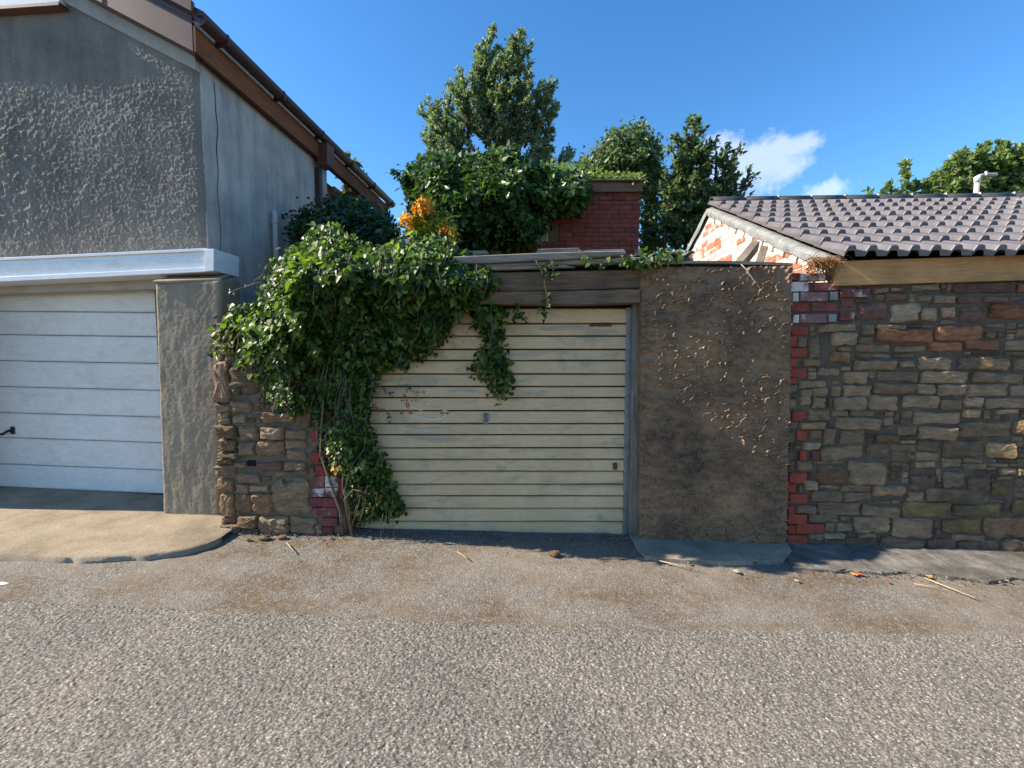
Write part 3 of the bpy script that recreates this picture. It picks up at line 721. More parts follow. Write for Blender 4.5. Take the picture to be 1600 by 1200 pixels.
# rendered pillar beside the white door
tp = empty('rendered_pillar', (0, 0, 0), 0, 'leaning grey cement rendered pillar between white door and rubble wall', 'pillar')
def pillar_mesh(name, quad, yf, yb, mat, parent, seed, hfun, res=.02, back=True, roundr=.03, turn=0.0):
    """front face from photo corners (tl,tr,br,bl) at depth yf, relief hfun(x,z), rounded to its sides"""
    A, B, C, D = [at(px, py, yf) for px, py in quad]
    nu = int((B - A).length / res) + 2; nv = int((A - D).length / res) + 2
    U, W = np.meshgrid(np.linspace(0, 1, nu), np.linspace(0, 1, nv), indexing='ij')
    a, b, c, d = [np.array(q) for q in (A, B, C, D)]
    P = (1 - W[..., None]) * ((1 - U[..., None]) * d + U[..., None] * c) + W[..., None] * ((1 - U[..., None]) * a + U[..., None] * b)
    wd = (B - A).length; ht = (A - D).length
    e = np.minimum(np.minimum(U * wd, (1 - U) * wd), (1 - W) * ht)
    P[..., 1] += turn * (U - .5) * wd - hfun(P[..., 0], P[..., 2]) + roundr * np.clip(1 - e / roundr, 0, 1) ** 2
    L = P[:1].copy(); L[..., 1] = yb; Rr = P[-1:].copy(); Rr[..., 1] = yb
    P = np.concatenate([L, P, Rr], 0)
    T = P[:, -1:].copy(); T[..., 1] = yb; T[..., 2] += 0.02
    P = np.concatenate([P, T], 1)
    return npmesh(name, P.reshape(-1, 3), gridF(nu + 2, nv + 1), mat, parent, True)
def h_l(x, z): return .010 * fbm(x * 1.6, z * 1.6, 2, 71) + .0032 * fbm(x * 20, z * 9, 3, 72) + .0012 * vnoise(x * 70, z * 70, seed=73)
pillar_mesh('shaft', ((238, 440), (346, 436), (343, 835), (253, 820)), .20, .47, M['lpillar'], tp, 1, h_l, .010, turn=-.035)
A = at(238, 440, .20); B = at(346, 436, .20); A2 = at(252, 427, .30); B2 = at(347, 424, .30)
V = [A, B, (B2.x, .46, B2.z + .012), (A2.x, .46, A2.z + .012)]; V = [Vector(v) for v in V]
V2 = [v + Vector((0, 0, -.02)) for v in V]
pymesh('cap', [v + Vector((0, -.004, .006)) for v in V] + V2, [(0, 1, 2, 3), (0, 4, 5, 1), (1, 5, 6, 2), (2, 6, 7, 3), (3, 7, 4, 0), (7, 6, 5, 4)], M['apron'], tp, bevel=.005)

tq = empty('rendered_pillar', (0, 0, 0), 0, 'grey cement rendered pillar at the far left side of the white door', 'pillar')
pillar_mesh('shaft', ((-260, 436), (-148, 438), (-150, 826), (-262, 830)), .24, .98, M['lpillar'], tq, 1, h_l, .02)
box('cap', at(-263, 436, .26).x, at(-148, 436, .26).x, .23, .98, at(-80, 437, .26).z - .01, at(-80, 430, .26).z, M['apron'], tq, .006)

# ------------------------------------------------------------------ rubble wall left of the old door
lw = empty('rubble_wall', (-2.1, 0, gz(-2.1)), 0, 'short rubble stone wall with brick end under the ivy', 'wall')
def LWp(px, py):
    p = at(px, py, 0.0); return p.x - lw.location.x, p.z - lw.location.z
x0 = LWp(343, 700)[0]; x1 = LWp(537, 700)[0]
ztl, ztr = LWp(345, 512)[1], LWp(535, 470)[1]
mortar_sheet('mortar', x0 + .02, x1, lambda x: -.1, lambda x: ztl - .02 + (ztr - ztl) * (x - x0) / (x1 - x0), .0, .014, M['mortar_l'], lw, .025, 5)
fl = Filler(341, 505, 500, 846)
for (a, b, c, d), k in parse(LW):
    X0, Y0, X1, Y1 = 330 + a / 3.87, 540 + b / 3.87, 330 + c / 3.87, 540 + d / 3.87
    fl.mark(X0, Y0, X1, Y1); q0 = LWp(X0, Y1); q1 = LWp(X1, Y0)
    stone('stone', q0[0], q1[0], q0[1], q1[1], random.uniform(.025, .06), ST[k], lw, n=16)
for (a, b, c, d), k in parse(LB):
    X0, Y0, X1, Y1 = 330 + a / 3.87, 540 + b / 3.87, 330 + c / 3.87, 540 + d / 3.87
    fl.mark(X0, Y0, X1, Y1); q0 = LWp(X0, Y1); q1 = LWp(X1, Y0)
    brick('brick', q0[0], q1[0], q0[1], q1[1], random.uniform(.022, .034), BR['p' if Y0 > 740 else 'r'], lw)
fl.mark(388, 719, 400, 729, 2)
for X0, Y0, X1, Y1 in fl.fill(36, 7, 17, 9):
    q0 = LWp(X0 + .7, Y1 - .7); q1 = LWp(X1 - .7, Y0 + .7)
    stone('stone', q0[0], q1[0], q0[1], q1[1], random.uniform(.012, .035), ST[random.choice(['g', 'br', 'dg', 't', 'g'])], lw, n=12)
q0 = LWp(388, 728); q1 = LWp(400, 719)
box('vent_hole', q0[0], q1[0], -.012, .02, q0[1], q1[1], M['dark'], lw, 0)
q0 = LWp(500, 846)
for k in range(16):     # brick end going up behind the ivy
    zz0 = LWp(500, 770)[1] + k * .075
    if zz0 > ztr - .1: break
    off = .05 if k % 2 else 0
    brick('brick', x1 - .20 + off, x1 - .004, zz0, zz0 + .064, .02, BR['r'], lw)

# ------------------------------------------------------------------ derelict centre garage
gc = empty('derelict_garage', (.0, .0, 0), 0, 'derelict garage with cream ribbed up and over door and rotten timber lintel', 'garage')
DY = .13
def C(px, py, y=0.0):
    p = at(px, py, y); return p.x, p.z
door = empty('door'); door.parent = gc; door['label'] = 'cream ribbed steel door with scuffs and graffiti'
yl = [482, 506.7, 526, 547, 564.5, 585.5, 605, 622.5, 643, 663, 680.5, 701, 719, 737.5, 758, 776, 795.5, 816, 841]
dx0 = C(549, 700, DY)[0]; dx1 = C(975, 700, DY)[0]
for k in range(18):
    zt = C(770, yl[k], DY)[1]; zb = C(770, yl[k + 1], DY)[1]
    prof = [(.030, zt + .004), (.016, zt - .001), (.010, zt - .006), (-.006, zb + .024), (-.006, zb + .016), (.006, zb + .012), (.022, zb + .011), (.030, zb + .004)]
    V = []
    nseg = 14
    for i in range(nseg):
        x = dx0 + (dx1 - dx0) * i / (nseg - 1)
        wv = .0035 * float(vnoise(np.array([x * 2.3]), np.array([k * 1.7]), seed=81)[0])
        V += [(x, DY + a + wv, z + .25 * wv) for a, z in prof]
    n = len(prof); F = [(s * n + i, s * n + i + 1, (s + 1) * n + i + 1, (s + 1) * n + i) for s in range(nseg - 1) for i in range(n - 1)]
    F += [tuple(range(n)), tuple(range(nseg * n - 1, (nseg - 1) * n - 1, -1))]
    pymesh('slat', V, F, M['cream'], door)
zt = C(770, 482, DY)[1]; zb = C(770, 843, DY)[1]
box('door_back', dx0, dx1, DY + .022, DY + .05, zb, zt, M['dark'], door, 0)
box('door_frame', dx1 + .001, dx1 + .052, DY - .012, DY + .05, zb - .01, zt + .01, M['zinc'], door, .004)
box('bottom_rail', dx0, dx1 + .05, DY - .002, DY + .04, zb - .03, zb + .004, M['zinc'], door, .003)
hx, hz = C(759, 654, DY - .02)
hd = empty('handle'); hd.parent = door
box('handle_plate', hx - .022, hx + .022, DY - .012, DY - .004, hz - .05, hz + .05, M['zinc'], hd, .004)
tube('handle_bar', [(hx - .014, DY - .022, hz + .04), (hx - .014, DY - .028, hz - .03)], .007, M['zinc'], hd)
tube('handle_bar', [(hx + .014, DY - .022, hz + .042), (hx + .014, DY - .028, hz - .02)], .007, M['zinc'], hd)
lx, lz = C(961, 728, DY)
box('latch', lx - .022, lx + .016, DY - .02, DY + .0, lz - .03, lz + .03, M['rust'], door, .004)
lx, lz = C(758, 836, DY)
box('lock_plate', lx - .028, lx + .028, DY - .022, DY, lz - .045, lz + .03, M['zinc'], door, .004)
tube('lock_ring', [(lx - .018, DY - .03, lz - .02), (lx - .012, DY - .034, lz + .045), (lx + .012, DY - .034, lz + .045), (lx + .018, DY - .03, lz - .02)], .006, M['rust'], door)
rx0, rz0 = C(921, 510, DY); rx1, _ = C(955, 505, DY)
box('rust_scar', rx0, rx1, DY - .0065, DY + .004, rz0, rz0 + .022, M['rust'], door, .002)
# sprayed marks
def stroke(pts, wd, mat, yoff=-.006):
    P = [C(580 + a / 8, 590 + b / 8, DY) for a, b in pts]; V, F = [], []
    for i, (x, z) in enumerate(P):
        a = Vector(P[max(0, i - 1)]); b = Vector(P[min(len(P) - 1, i + 1)]); d = (b - a).normalized(); nn = Vector((-d.y, d.x)) * wd
        for s in (-1, 1): V.append((x + s * nn.x, DY + yoff, z + s * nn.y))
        if i: F.append((2 * i - 2, 2 * i - 1, 2 * i + 1, 2 * i))
    return pymesh('paint_mark', V, F, mat, door)
stroke([(405, 250), (402, 215), (420, 208), (432, 222), (430, 255)], .004, M['red_paint'])
stroke([(412, 232), (432, 232)], .004, M['red_paint'])
stroke([(440, 318), (470, 322), (478, 345), (462, 380), (440, 340), (440, 318)], .005, M['red_paint'])
stroke([(462, 380), (475, 415), (485, 440)], .004, M['red_paint'])
for a, b in ((370, 388), (398, 412), (432, 458), (550, 568)): stroke([(a, 285), (b, 285)], .008, M['red_paint'], -.007)
for a, b in ((366, 400), (474, 508), (868, 900), (938, 968)): stroke([(a, 445), (b, 443)], .008, M['red_paint'], -.007)
stroke([(45, 375), (62, 372), (80, 385)], .007, M['red_paint'])
stroke([(165, 165), (178, 180), (170, 215)], .003, M['red_paint']); stroke([(290, 200), (305, 198)], .003, M['red_paint'])
stroke([(650, 165), (668, 170), (660, 210), (648, 180), (650, 165)], .003, M['red_paint'])
stroke([(440, 190), (450, 150), (480, 120)], .003, M['red_paint']); stroke([(20, 245), (90, 240)], .003, M['red_paint'])
stroke([(520, 470), (600, 490), (690, 515), (780, 525), (850, 515), (900, 495), (950, 455), (960, 425), (930, 410), (890, 420)], .006, M['white_paint'])
stroke([(850, 470), (845, 510)], .005, M['white_paint']); stroke([(160, 520), (190, 485), (240, 472)], .005, M['white_paint'])
stroke([(490, 345), (540, 375), (600, 405), (640, 412)], .004, M['white_paint']); stroke([(700, 310), (740, 350), (755, 395)], .003, M['white_paint'])
# timber: posts, lintel boards, roof edge
px0, _ = C(984, 700, .05); px1, _ = C(1000, 700, .05)
box('door_post', px0 + .012, px1 + .0, .05, .16, gz(1) + .02, C(990, 474, .05)[1], M['grey_wz'], gc, .008)
box('post_edge', px1 + .006, px1 + .05, .09, .2, gz(1), C(990, 440, .05)[1], M['fascia_w'], gc, .006)
q0, _ = C(533, 700, .03); q1, _ = C(547, 700, .03)
box('left_post', q0, q1 + .01, .0, .12, gz(-1.4) - .02, C(540, 480, .03)[1], M['brown_wz'], gc, .01)
def board(name, pts, y0, y1, mat, bev=.006):
    return prism(name, [C(px, py, y0) for px, py in pts], y0, y1, mat, gc, bev)
board('lintel_board', [(540, 462), (700, 456), (860, 455), (1001, 451), (1001, 473), (900, 476), (760, 475.5), (540, 478)], -.035, .10, M['fascia_w'])
board('fascia_plank', [(540, 431), (700, 427), (1001, 421), (1001, 450), (860, 454), (540, 461)], .0, .05, M['fascia_w'])
board('shadow_gap_strip', [(540, 415), (760, 411), (1005, 404), (1005, 420), (540, 430)], .10, .14, M['dark'], 0)  # near-black strip, paints in the shadow gap between roof edge and fascia
board('roof_edge_plank', [(640, 403), (702, 401), (860, 394), (978, 391), (979, 398), (900, 404), (760, 411), (640, 414)], -.06, .30, M['grey_w'], .008)
board('under_plank', [(690, 414), (800, 411), (975, 402), (1001, 402), (1001, 408), (900, 413), (700, 421)], -.02, .22, M['grey_w'], .006)
board('split_batten', [(760, 417), (880, 413.5), (900, 417), (770, 422)], -.03, .04, M['grey_w'], .004)
for pxa, pxb, yb_, zt_ in ((700, 760, .4, 388), (840, 905, .6, 384), (905, 975, .5, 386)):
    board('loose_board', [(pxa, zt_ + 5), (pxb, zt_ + 3), (pxb + 4, zt_ + 9), (pxa - 3, zt_ + 12)], yb_, yb_ + .12, M['grey_w'], .004)
xw = np.linspace(C(985, 405, .1)[0], C(1078, 405, .1)[0], 40)
zr = C(1030, 404, .1)[1]
V = []; F = []
for i, x in enumerate(xw):
    zc = zr + .018 * math.sin(i * .55) + .03 * (i / 40)
    V += [(x, .0, zc), (x, 1.6, zc + .1), (x, 0, zc - .012), (x, 1.6, zc + .088)]
    if i:
        a, b = 4 * (i - 1), 4 * i
        F += [(a, b, b + 1, a + 1), (a + 2, a + 3, b + 3, b + 2), (a, a + 2, b + 2, b)]
pymesh('corrugated_sheet', V, F, M['grey_w'], gc)
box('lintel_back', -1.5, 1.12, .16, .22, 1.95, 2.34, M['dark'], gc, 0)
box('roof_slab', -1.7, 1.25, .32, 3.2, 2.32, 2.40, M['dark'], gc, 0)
box('inner_wall', -1.75, -1.45, .22, 3.0, 0, 2.31, M['mortar_l'], gc, 0)

# ------------------------------------------------------------------ textured render pillar
NS = 2700
sxr, szr = RNG.uniform(1.0, 2.45, NS), RNG.uniform(-.15, 2.5, NS)
rad = RNG.uniform(.022, .046, NS); ang = RNG.normal(1.9, .8, NS); hgt = RNG.uniform(.018, .036, NS)
def h_r(x, z):
    H = np.zeros_like(x); x1 = x[:, 0]; z1 = z[0]
    x0_, dx_ = x[0, 0], x[1, 0] - x[0, 0]; z0_, dz_ = z[0, 0], z[0, 1] - z[0, 0]
    for i in range(NS):
        r_ = rad[i] * 1.35
        i0, i1 = int((sxr[i] - r_ - x0_) / dx_) - 1, int((sxr[i] + r_ - x0_) / dx_) + 2
        j0, j1 = int((szr[i] - r_ - z0_) / dz_) - 1, int((szr[i] + r_ - z0_) / dz_) + 2
        i0, j0 = max(i0, 0), max(j0, 0)
        if i1 <= i0 or j1 <= j0: continue
        sl_ = (slice(i0, i1), slice(j0, j1)); xx = x[sl_] - sxr[i]; zz_ = z[sl_] - szr[i]
        if xx.size == 0: continue
        r = np.hypot(xx, zz_ * 1.25) / rad[i]; da = np.abs((np.arctan2(zz_, xx) - ang[i] + np.pi) % (2 * np.pi) - np.pi)
        arc = np.clip(1.9 - da / 1.0, 0, 1)
        mask = np.clip((1.0 - r) / .18, 0, 1)
        H[sl_] = H[sl_] * (1 - mask) + (H[sl_] * .35 - .002) * mask
        H[sl_] = np.maximum(H[sl_], hgt[i] * np.exp(-((r - 1) / .20) ** 2) * arc)
    return H + .010 * fbm(x * 3, z * 3, 3, 91) + .0012 * vnoise(x * 90, z * 90, seed=92)
tr = empty('textured_pillar', (0, 0, 0), 0, 'dark stained pillar of swirled textured render right of the cream door', 'pillar')
pillar_mesh('shaft', ((1003, 414), (1236, 417), (1227, 858), (1001, 858)), -.06, .3, M['rpillar'], tr, 2, h_r, .005, roundr=.02, turn=-.05)
V = []
topq = [(1003, 414, -.05), (1100, 413, -.05), (1170, 415, -.05), (1236, 417, -.05)]
board_ = [at(px, py - 2, y) for px, py, y in topq]
V = [(p.x, -.075, p.z - .006) for p in board_] + [(p.x, .30, p.z + .02) for p in board_] + [(p.x, -.075, p.z + .012 + random.uniform(-.006, .01)) for p in board_] + [(p.x, .30, p.z + .05) for p in board_]
F = []
for i in range(3): F += [(i, i + 1, 5 + i, 4 + i), (8 + i, 12 + i, 13 + i, 9 + i), (i, 8 + i, 9 + i, i + 1)]
F += [(0, 4, 12, 8), (3, 11, 15, 7)]
pymesh('cap', V, F, M['conc'], tr)
wv = [at(1158, 413, -.09), at(1165, 420, -.10), at(1178, 438, -.095), at(1193, 459, -.085)]
tag(tube('dangling_wire', wv, .0035, M['wire']), 'short pale wire hanging over the top of the textured pillar', 'wire')

# ------------------------------------------------------------------ right garage: stone wall, gable, tiled roof
gr = empty('stone_garage', FR.o, FR.yaw, 'stone garage with brick quoins, pine eaves board and grey tiled roof', 'garage')
L = FR.loc
zbase = lambda x: -.22
ztop = lambda x: L(1300, 440)[1] - .01
wall = empty('stone_wall'); wall.parent = gr
mortar_sheet('mortar', .012, 3.9, zbase, ztop, .0, .016, M['mortar'], wall, .02, 7)
fr = Filler(1229, 425, 1700, 884)
for (ox, oy), s in RW.items():
    for (a, b, c, d), k in parse(s):
        X0, Y0, X1, Y1 = ox + a / SR, oy + b / SR, ox + c / SR, oy + d / SR
        fr.mark(X0, Y0, X1, Y1); q0 = L(X0, Y1); q1 = L(X1, Y0)
        stone('stone', q0[0], q1[0], q0[1], q1[1], random.uniform(.018, .045), ST[k], wall, n=14)
for (ox, oy), s in RB.items():
    for (a, b, c, d), k in parse(s):
        X0, Y0, X1, Y1 = ox + a / SR, oy + b / SR, ox + c / SR, oy + d / SR
        fr.mark(X0, Y0, X1, Y1); q0 = L(X0, Y1); q1 = L(X1, Y0)
        brick('brick', q0[0], q1[0], q0[1], q1[1], random.uniform(.018, .028), BR[k], wall)
for X0, Y0, X1, Y1 in fr.fill(52, 7, 16, 13):
    q0 = L(X0 + .6, Y1 - .6); q1 = L(X1 - .6, Y0 + .6)
    stone('stone', q0[0], q1[0], q0[1], q1[1], random.uniform(.006, .028), ST[random.choice(['g', 'dg', 'dg', 't', 'g'])], wall, n=10)
# eaves board
bq = [L(1303, 408, -.05), L(1740, 393, -.05), L(1740, 433, -.05), L(1303, 446.5, -.05)]
prism('eaves_board', bq, -.05, .0, M['new_w'], gr, .004)
zE = L(1305, 407, -.14)[1]; XG = L(1300, 420, 0)[0]
APY = 2.78; zA = FR.side(1108, 322, XG)[1]; APY = FR.side(1108, 322, XG)[0]
pit = math.atan2(zA - zE, APY + .14)
# gable wall with bricks
gab = empty('gable'); gab.parent = gr; gab['label'] = 'whitewashed red brick gable end'
gzv = lambda y: zE - .10 + (y + .14) * math.tan(pit) if y < APY else zA - .10 - (y - APY) * math.tan(pit)
prismx('mortar', [(.02, 1.6), (2 * APY, 1.6), (2 * APY, max(1.7, gzv(2 * APY))), (APY, gzv(APY)), (.02, gzv(.02))], XG + .012, XG + .22, M['mortar_w'], gab, 0)
k = 0; z = 2.12
while z < zA - .1:
    y = -.02 - (.11 if k % 2 else 0)
    while y < APY * 1.62:
        yw = .215 if random.random() < .8 else .105
        y0_, y1_ = max(y, .03), y + yw
        if y1_ - y0_ > .05 and gzv(y0_) > z + .075 and gzv(y1_) > z + .075:
            V0 = brick('brick', y0_, y1_, z, z + .066, -.0, BR['gable'], gab, .05, .003, axis='x')
            V0.location.x = XG + .004
        y += yw + .010
    z += .076; k += 1
for i in range(13):      # red brick on edge course under the verge
    y0_ = .05 + i * .215; 
    if y0_ + .2 > APY: break
    b_ = brick('brick', -.1, .1, -.045, .03, .0, BR['gable'], gab, .05, .006, axis='x')
    b_.location = (XG - .012, y0_ + .1, gzv(y0_ + .1) - .045); b_.rotation_euler = (pit + random.uniform(-.06, .06), 0, 0)
# cement verge
def verge(name, ya, yb_, seed):
    n = 46; rowsv = []
    for i in range(n):
        y = ya + (yb_ - ya) * i / (n - 1); zz_ = gzv(y)
        nn = [float(v) for v in fbm(np.array([y * 6, y * 6, y * 6 + 3]), np.array([0., 5., 9.]), 3, seed)]
        rowsv.append([(XG - .03 + .015 * nn[0], y, zz_ - .03 + .02 * nn[1]), (XG - .045 + .012 * nn[1], y, zz_ + .03), (XG - .035, y, zz_ + .062 + .008 * nn[2]), (XG + .03, y, zz_ + .078 + .01 * nn[0]), (XG + .11 + .02 * nn[2], y, zz_ + .08 + .006 * nn[1]), (XG + .13, y, zz_ - .03)])
    P = np.array(rowsv).reshape(-1, 3)
    npmesh(name, P, gridF(n, 6), M['cement'], gr, True)
verge('verge_cement', -.01, APY, 95); verge('verge_cement', APY, APY * 1.75, 96)
# tiles
def tile_mesh():
    W, Lg, T = .332, .43, .040
    prof = []
    def hump(x0):
        return [(x0, 0), (x0 + .018, .040), (x0 + .030, .045), (x0 + .062, .045), (x0 + .074, .040), (x0 + .092, 0)]
    prof = hump(0) + [(.10, 0)] + [(.160, 0)] + hump(.166) + [(.266, 0), (.332, 0)]
    V = []
    for yy, lift in ((0, .0), (.012, .003), (Lg, 0)):
        V += [(x, yy, h + T + (lift if yy else -.004)) for x, h in prof]
    n = len(prof)
    V += [(x, 0, h - .002) for x, h in prof]
    F = [(r * n + i, r * n + i + 1, (r + 1) * n + i + 1, (r + 1) * n + i) for r in (0, 1) for i in range(n - 1)]
    F += [(3 * n + i, 3 * n + i + 1, i + 1, i) for i in range(n - 1)]
    F += [(0, n, 2 * n, 3 * n)]
    me = bpy.data.meshes.new('tile'); me.from_pydata(V, [], F); me.update(); me.materials.append(M['tile']); return me
tm = tile_mesh(); NR = 9; Ls = (APY + .14) / math.cos(pit); gauge = (Ls - .05) / NR
for r in range(NR):
    for c in range(15):
        s = r * gauge
        o = bpy.data.objects.new('tile', tm); COL.objects.link(o); o.parent = gr
        o.location = (XG - .005 + c * .332 + random.uniform(-.003, .003), -.145 + s * math.cos(pit), zE + .030 + s * math.sin(pit) + random.uniform(-.002, .003))
        o.rotation_euler = (pit - .115 + random.uniform(-.006, .006), random.uniform(-.006, .006), random.uniform(-.006, .006))
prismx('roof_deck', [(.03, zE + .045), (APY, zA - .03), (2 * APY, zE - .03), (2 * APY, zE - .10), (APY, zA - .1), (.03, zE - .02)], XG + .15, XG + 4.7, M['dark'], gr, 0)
prismx('back_slope', [(APY, zA + .02), (2 * APY, zE), (2 * APY, zE - .025), (APY, zA - .02)], XG + .06, XG + 4.7, M['tile'], gr, 0)
prev = None
for c in range(11):
    n = 8; V = []
    x0_, x1_ = XG + .02 + c * .45, XG + .02 + (c + 1) * .45 - .006
    for x in (x0_, x1_):
        for rr in (.115, .10):
            for i in range(n + 1):
                a = math.pi * (.08 + .84 * i / n); V.append((x, APY + rr * 1.1 * math.cos(a), zA + .025 + rr * .95 * math.sin(a) - .012))
    q = n + 1
    F = [(i, i + 1, 2 * q + i + 1, 2 * q + i) for i in range(n)] + [(i, q + i, q + i + 1, i + 1) for i in range(n)] + [(2 * q + i, 2 * q + i + 1, 3 * q + i + 1, 3 * q + i) for i in range(n)]
    rt = pymesh('ridge_tile', V, F, M['ridge'], gr, True)
    if c: box('ridge_mortar', x0_ - .007, x0_ + .001, APY - .10, APY + .08, zA + .025, zA + .11, M['mortar_w'], rt, 0)
fx_, fz_ = L(1596, 318, 2.2)
box('roof_flashing', fx_ - .06, fx_ + .4, 2.05, 2.5, fz_ - .06, fz_ + .06, M['cement'], gr, .01)
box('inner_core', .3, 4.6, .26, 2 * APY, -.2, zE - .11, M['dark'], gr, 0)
# two old rafter offcuts leaning behind the pillar
def beam(name, pts, thick, label):
    A, B = [Vector(p) for p in pts]
    d = (B - A).normalized(); s = Vector((1, -.25, 0)); s = (s - d * s.dot(d)).normalized(); t = d.cross(s)
    hw, ht = thick
    V = []
    for p in (A, B):
        for a, b in ((-1, -1), (1, -1), (1, 1), (-1, 1)): V.append(p + s * a * hw + t * b * ht)
    F = [(0, 1, 2, 3), (7, 6, 5, 4), (0, 4, 5, 1), (1, 5, 6, 2), (2, 6, 7, 3), (3, 7, 4, 0)]
    o = pymesh(name, V, F, M['plank_w'], None, bevel=.004); return tag(o, label, 'timber')
beam('rafter_offcut', (at(1146, 425, .10), at(1180, 384, .42)), (.034, .05), 'longer old timber offcut leaning against the brick gable')
beam('rafter_offcut', (at(1182, 425, .10), at(1193, 390, .26)), (.032, .045), 'shorter old timber offcut standing right of the longer one')

# ------------------------------------------------------------------ vegetation helpers
def leaf_template(kind):
    if kind == 'ivy':      # five lobed, folded along the midrib
        o = [(0, -.05), (.30, -.16), (.50, .10), (.36, .34), (.30, .56), (0, 1.0), (-.30, .56), (-.36, .34), (-.50, .10), (-.30, -.16)]
        V = [(x, y, .16 * abs(x) - .10 * max(0, y - .3)) for x, y in o] + [(0, .35, -.04)]
        F = [(i, (i + 1) % 10, 10) for i in range(10)]
    elif kind == 'small':  # simple pointed leaf, four triangles
        V = [(0, 0, 0), (.30, .38, .07), (0, 1, -.08), (-.30, .38, .07), (0, .42, -.02)]
        F = [(0, 1, 4), (1, 2, 4), (2, 3, 4), (3, 0, 4)]
    else:                  # two triangles
        V = [(0, 0, 0), (.28, .45, .06), (0, 1, -.05), (-.28, .45, .06)]
        F = [(0, 1, 2), (0, 2, 3)]
    return np.array(V, float), np.array(F, int)
def unit(v): return v / np.maximum(np.linalg.norm(v, axis=-1, keepdims=True), 1e-6)
def leaves(name, P, N, T, S, mat, parent, kind):
    tv, tf = leaf_template(kind); k = len(tv)
    N = unit(N); T = unit(T - N * (T * N).sum(1, keepdims=True)); B = np.cross(T, N)
    V = P[:, None, :] + S[:, None, None] * (tv[None, :, 0:1] * B[:, None, :] + tv[None, :, 1:2] * T[:, None, :] + tv[None, :, 2:3] * N[:, None, :])
    F = (tf[None] + (np.arange(len(P)) * k)[:, None, None]).reshape(-1, 3)
    o = npmesh(name, V.reshape(-1, 3), F, mat, parent); o['kind'] = 'stuff'; return o
def inpoly(x, y, poly):
    c = np.zeros(len(x), bool); n = len(poly)
    for i in range(n):
        x1, y1 = poly[i]; x2, y2 = poly[(i + 1) % n]
        m = ((y1 > y) != (y2 > y)) & (x < (x2 - x1) * (y - y1) / (y2 - y1 + 1e-9) + x1); c ^= m
    return c
def edgedist(x, y, poly):
    d = np.full(len(x), 1e9); n = len(poly)
    for i in range(n):
        a = np.array(poly[i], float); b = np.array(poly[(i + 1) % n], float); ab = b - a
        t = np.clip(((x - a[0]) * ab[0] + (y - a[1]) * ab[1]) / (ab @ ab), 0, 1)
        d = np.minimum(d, np.hypot(x - a[0] - t * ab[0], y - a[1] - t * ab[1]))
    return d
def pix2world(px, py, Y):
    dx = (px - 800) / FPX; v = (600 - py) / FPX; dy = CP + v * SP; dz = -SP + v * CP
    t = (Y - CAM_Y) / dy
    return np.stack([dx * t, np.full_like(px, 0) + Y, CAM_Z + dz * t], 1)
def sample_poly(poly, n):
    xs_, ys_ = [p[0] for p in poly], [p[1] for p in poly]; out = []
    got = 0
    while got < n:
        x = RNG.uniform(min(xs_), max(xs_), n); y = RNG.uniform(min(ys_), max(ys_), n); m = inpoly(x, y, poly); out.append(np.stack([x[m], y[m]], 1)); got += m.sum()
    return np.concatenate(out)[:n]
def mass(poly, n, ybase, bulge, edge, amp, cell, thick, fray=6, seed=0, top=None):
    """leaf positions over a bulging clumpy surface whose outline is poly (traced at its own distance)"""
    q = sample_poly(poly, n); d = edgedist(q[:, 0], q[:, 1], poly)
    b = np.sqrt(np.clip(d / edge, 0, 1))
    clump = .65 * vnoise(q[:, 0] / cell, q[:, 1] / cell, seed=seed) + .35 * vnoise(q[:, 0] / cell * 2.3, q[:, 1] / cell * 2.3, seed=seed + 1)
    bl = bulge(q[:, 0], q[:, 1]) if callable(bulge) else bulge
    yb = ybase(q[:, 0], q[:, 1]) if callable(ybase) else ybase
    Y = yb - bl * b - amp * clump * (.4 + .6 * b) + thick * RNG.random(n) ** 1.5
    q = q + RNG.normal(0, fray, (n, 2)) * np.clip(1 - d / 25, 0, 1)[:, None]
    P = pix2world(q[:, 0], q[:, 1], Y)
    return P, q, d, clump
def twigs(name, paths, mat, parent, r0=.006, r1=.002):
    V, F = [], []
    for p in paths:
        n = len(p); tubeVF(p, [r0 + (r1 - r0) * i / (n - 1) for i in range(n)], 4, V, F)
    me = bpy.data.meshes.new(name); me.from_pydata(V, [], F); me.update()
    return link(name, me, mat, parent, True)

M['ivy'] = mat_leaf('ivy_leaf', (.016, .036, .010), (.052, .095, .020), (.16, .22, .035), .42, .42)
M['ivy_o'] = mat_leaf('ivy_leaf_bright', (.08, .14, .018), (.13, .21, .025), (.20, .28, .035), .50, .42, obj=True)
M['ivy_back'] = mat_leaf('ivy_leaf_shed', (.014, .034, .012), (.042, .085, .025), (.11, .18, .045), .30, .35)
M['ivy_old'] = mat_leaf('ivy_withered', (.10, .06, .02), (.17, .10, .03), (.26, .18, .06), .3, .6, tcol=(1.2, 1.1, .6))
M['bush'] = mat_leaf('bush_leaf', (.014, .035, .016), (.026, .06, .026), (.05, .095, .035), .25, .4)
M['tree_a'] = mat_leaf('poplar_leaf', (0.083, 0.128, 0.075), (0.158, 0.209, 0.120), (0.284, 0.337, 0.194), .30, .5)
M['tree_b'] = mat_leaf('sycamore_leaf', (.04, .075, .03), (.085, .13, .05), (.18, .22, .09), .35, .42)
M['tree_c'] = mat_leaf('sunny_tree_leaf', (.075, .115, .04), (.13, .185, .06), (.22, .27, .09), .38, .45)
M['tree_y'] = mat_leaf('yellowing_leaf', (.05, .075, .02), (.12, .13, .03), (.22, .18, .05), .38, .45)
M['orange_l'] = mat_leaf('autumn_leaf', (.60, .17, .04), (.62, .36, .05), (.60, .50, .08), .45, .5, tcol=(1.3, 1.1, .4))
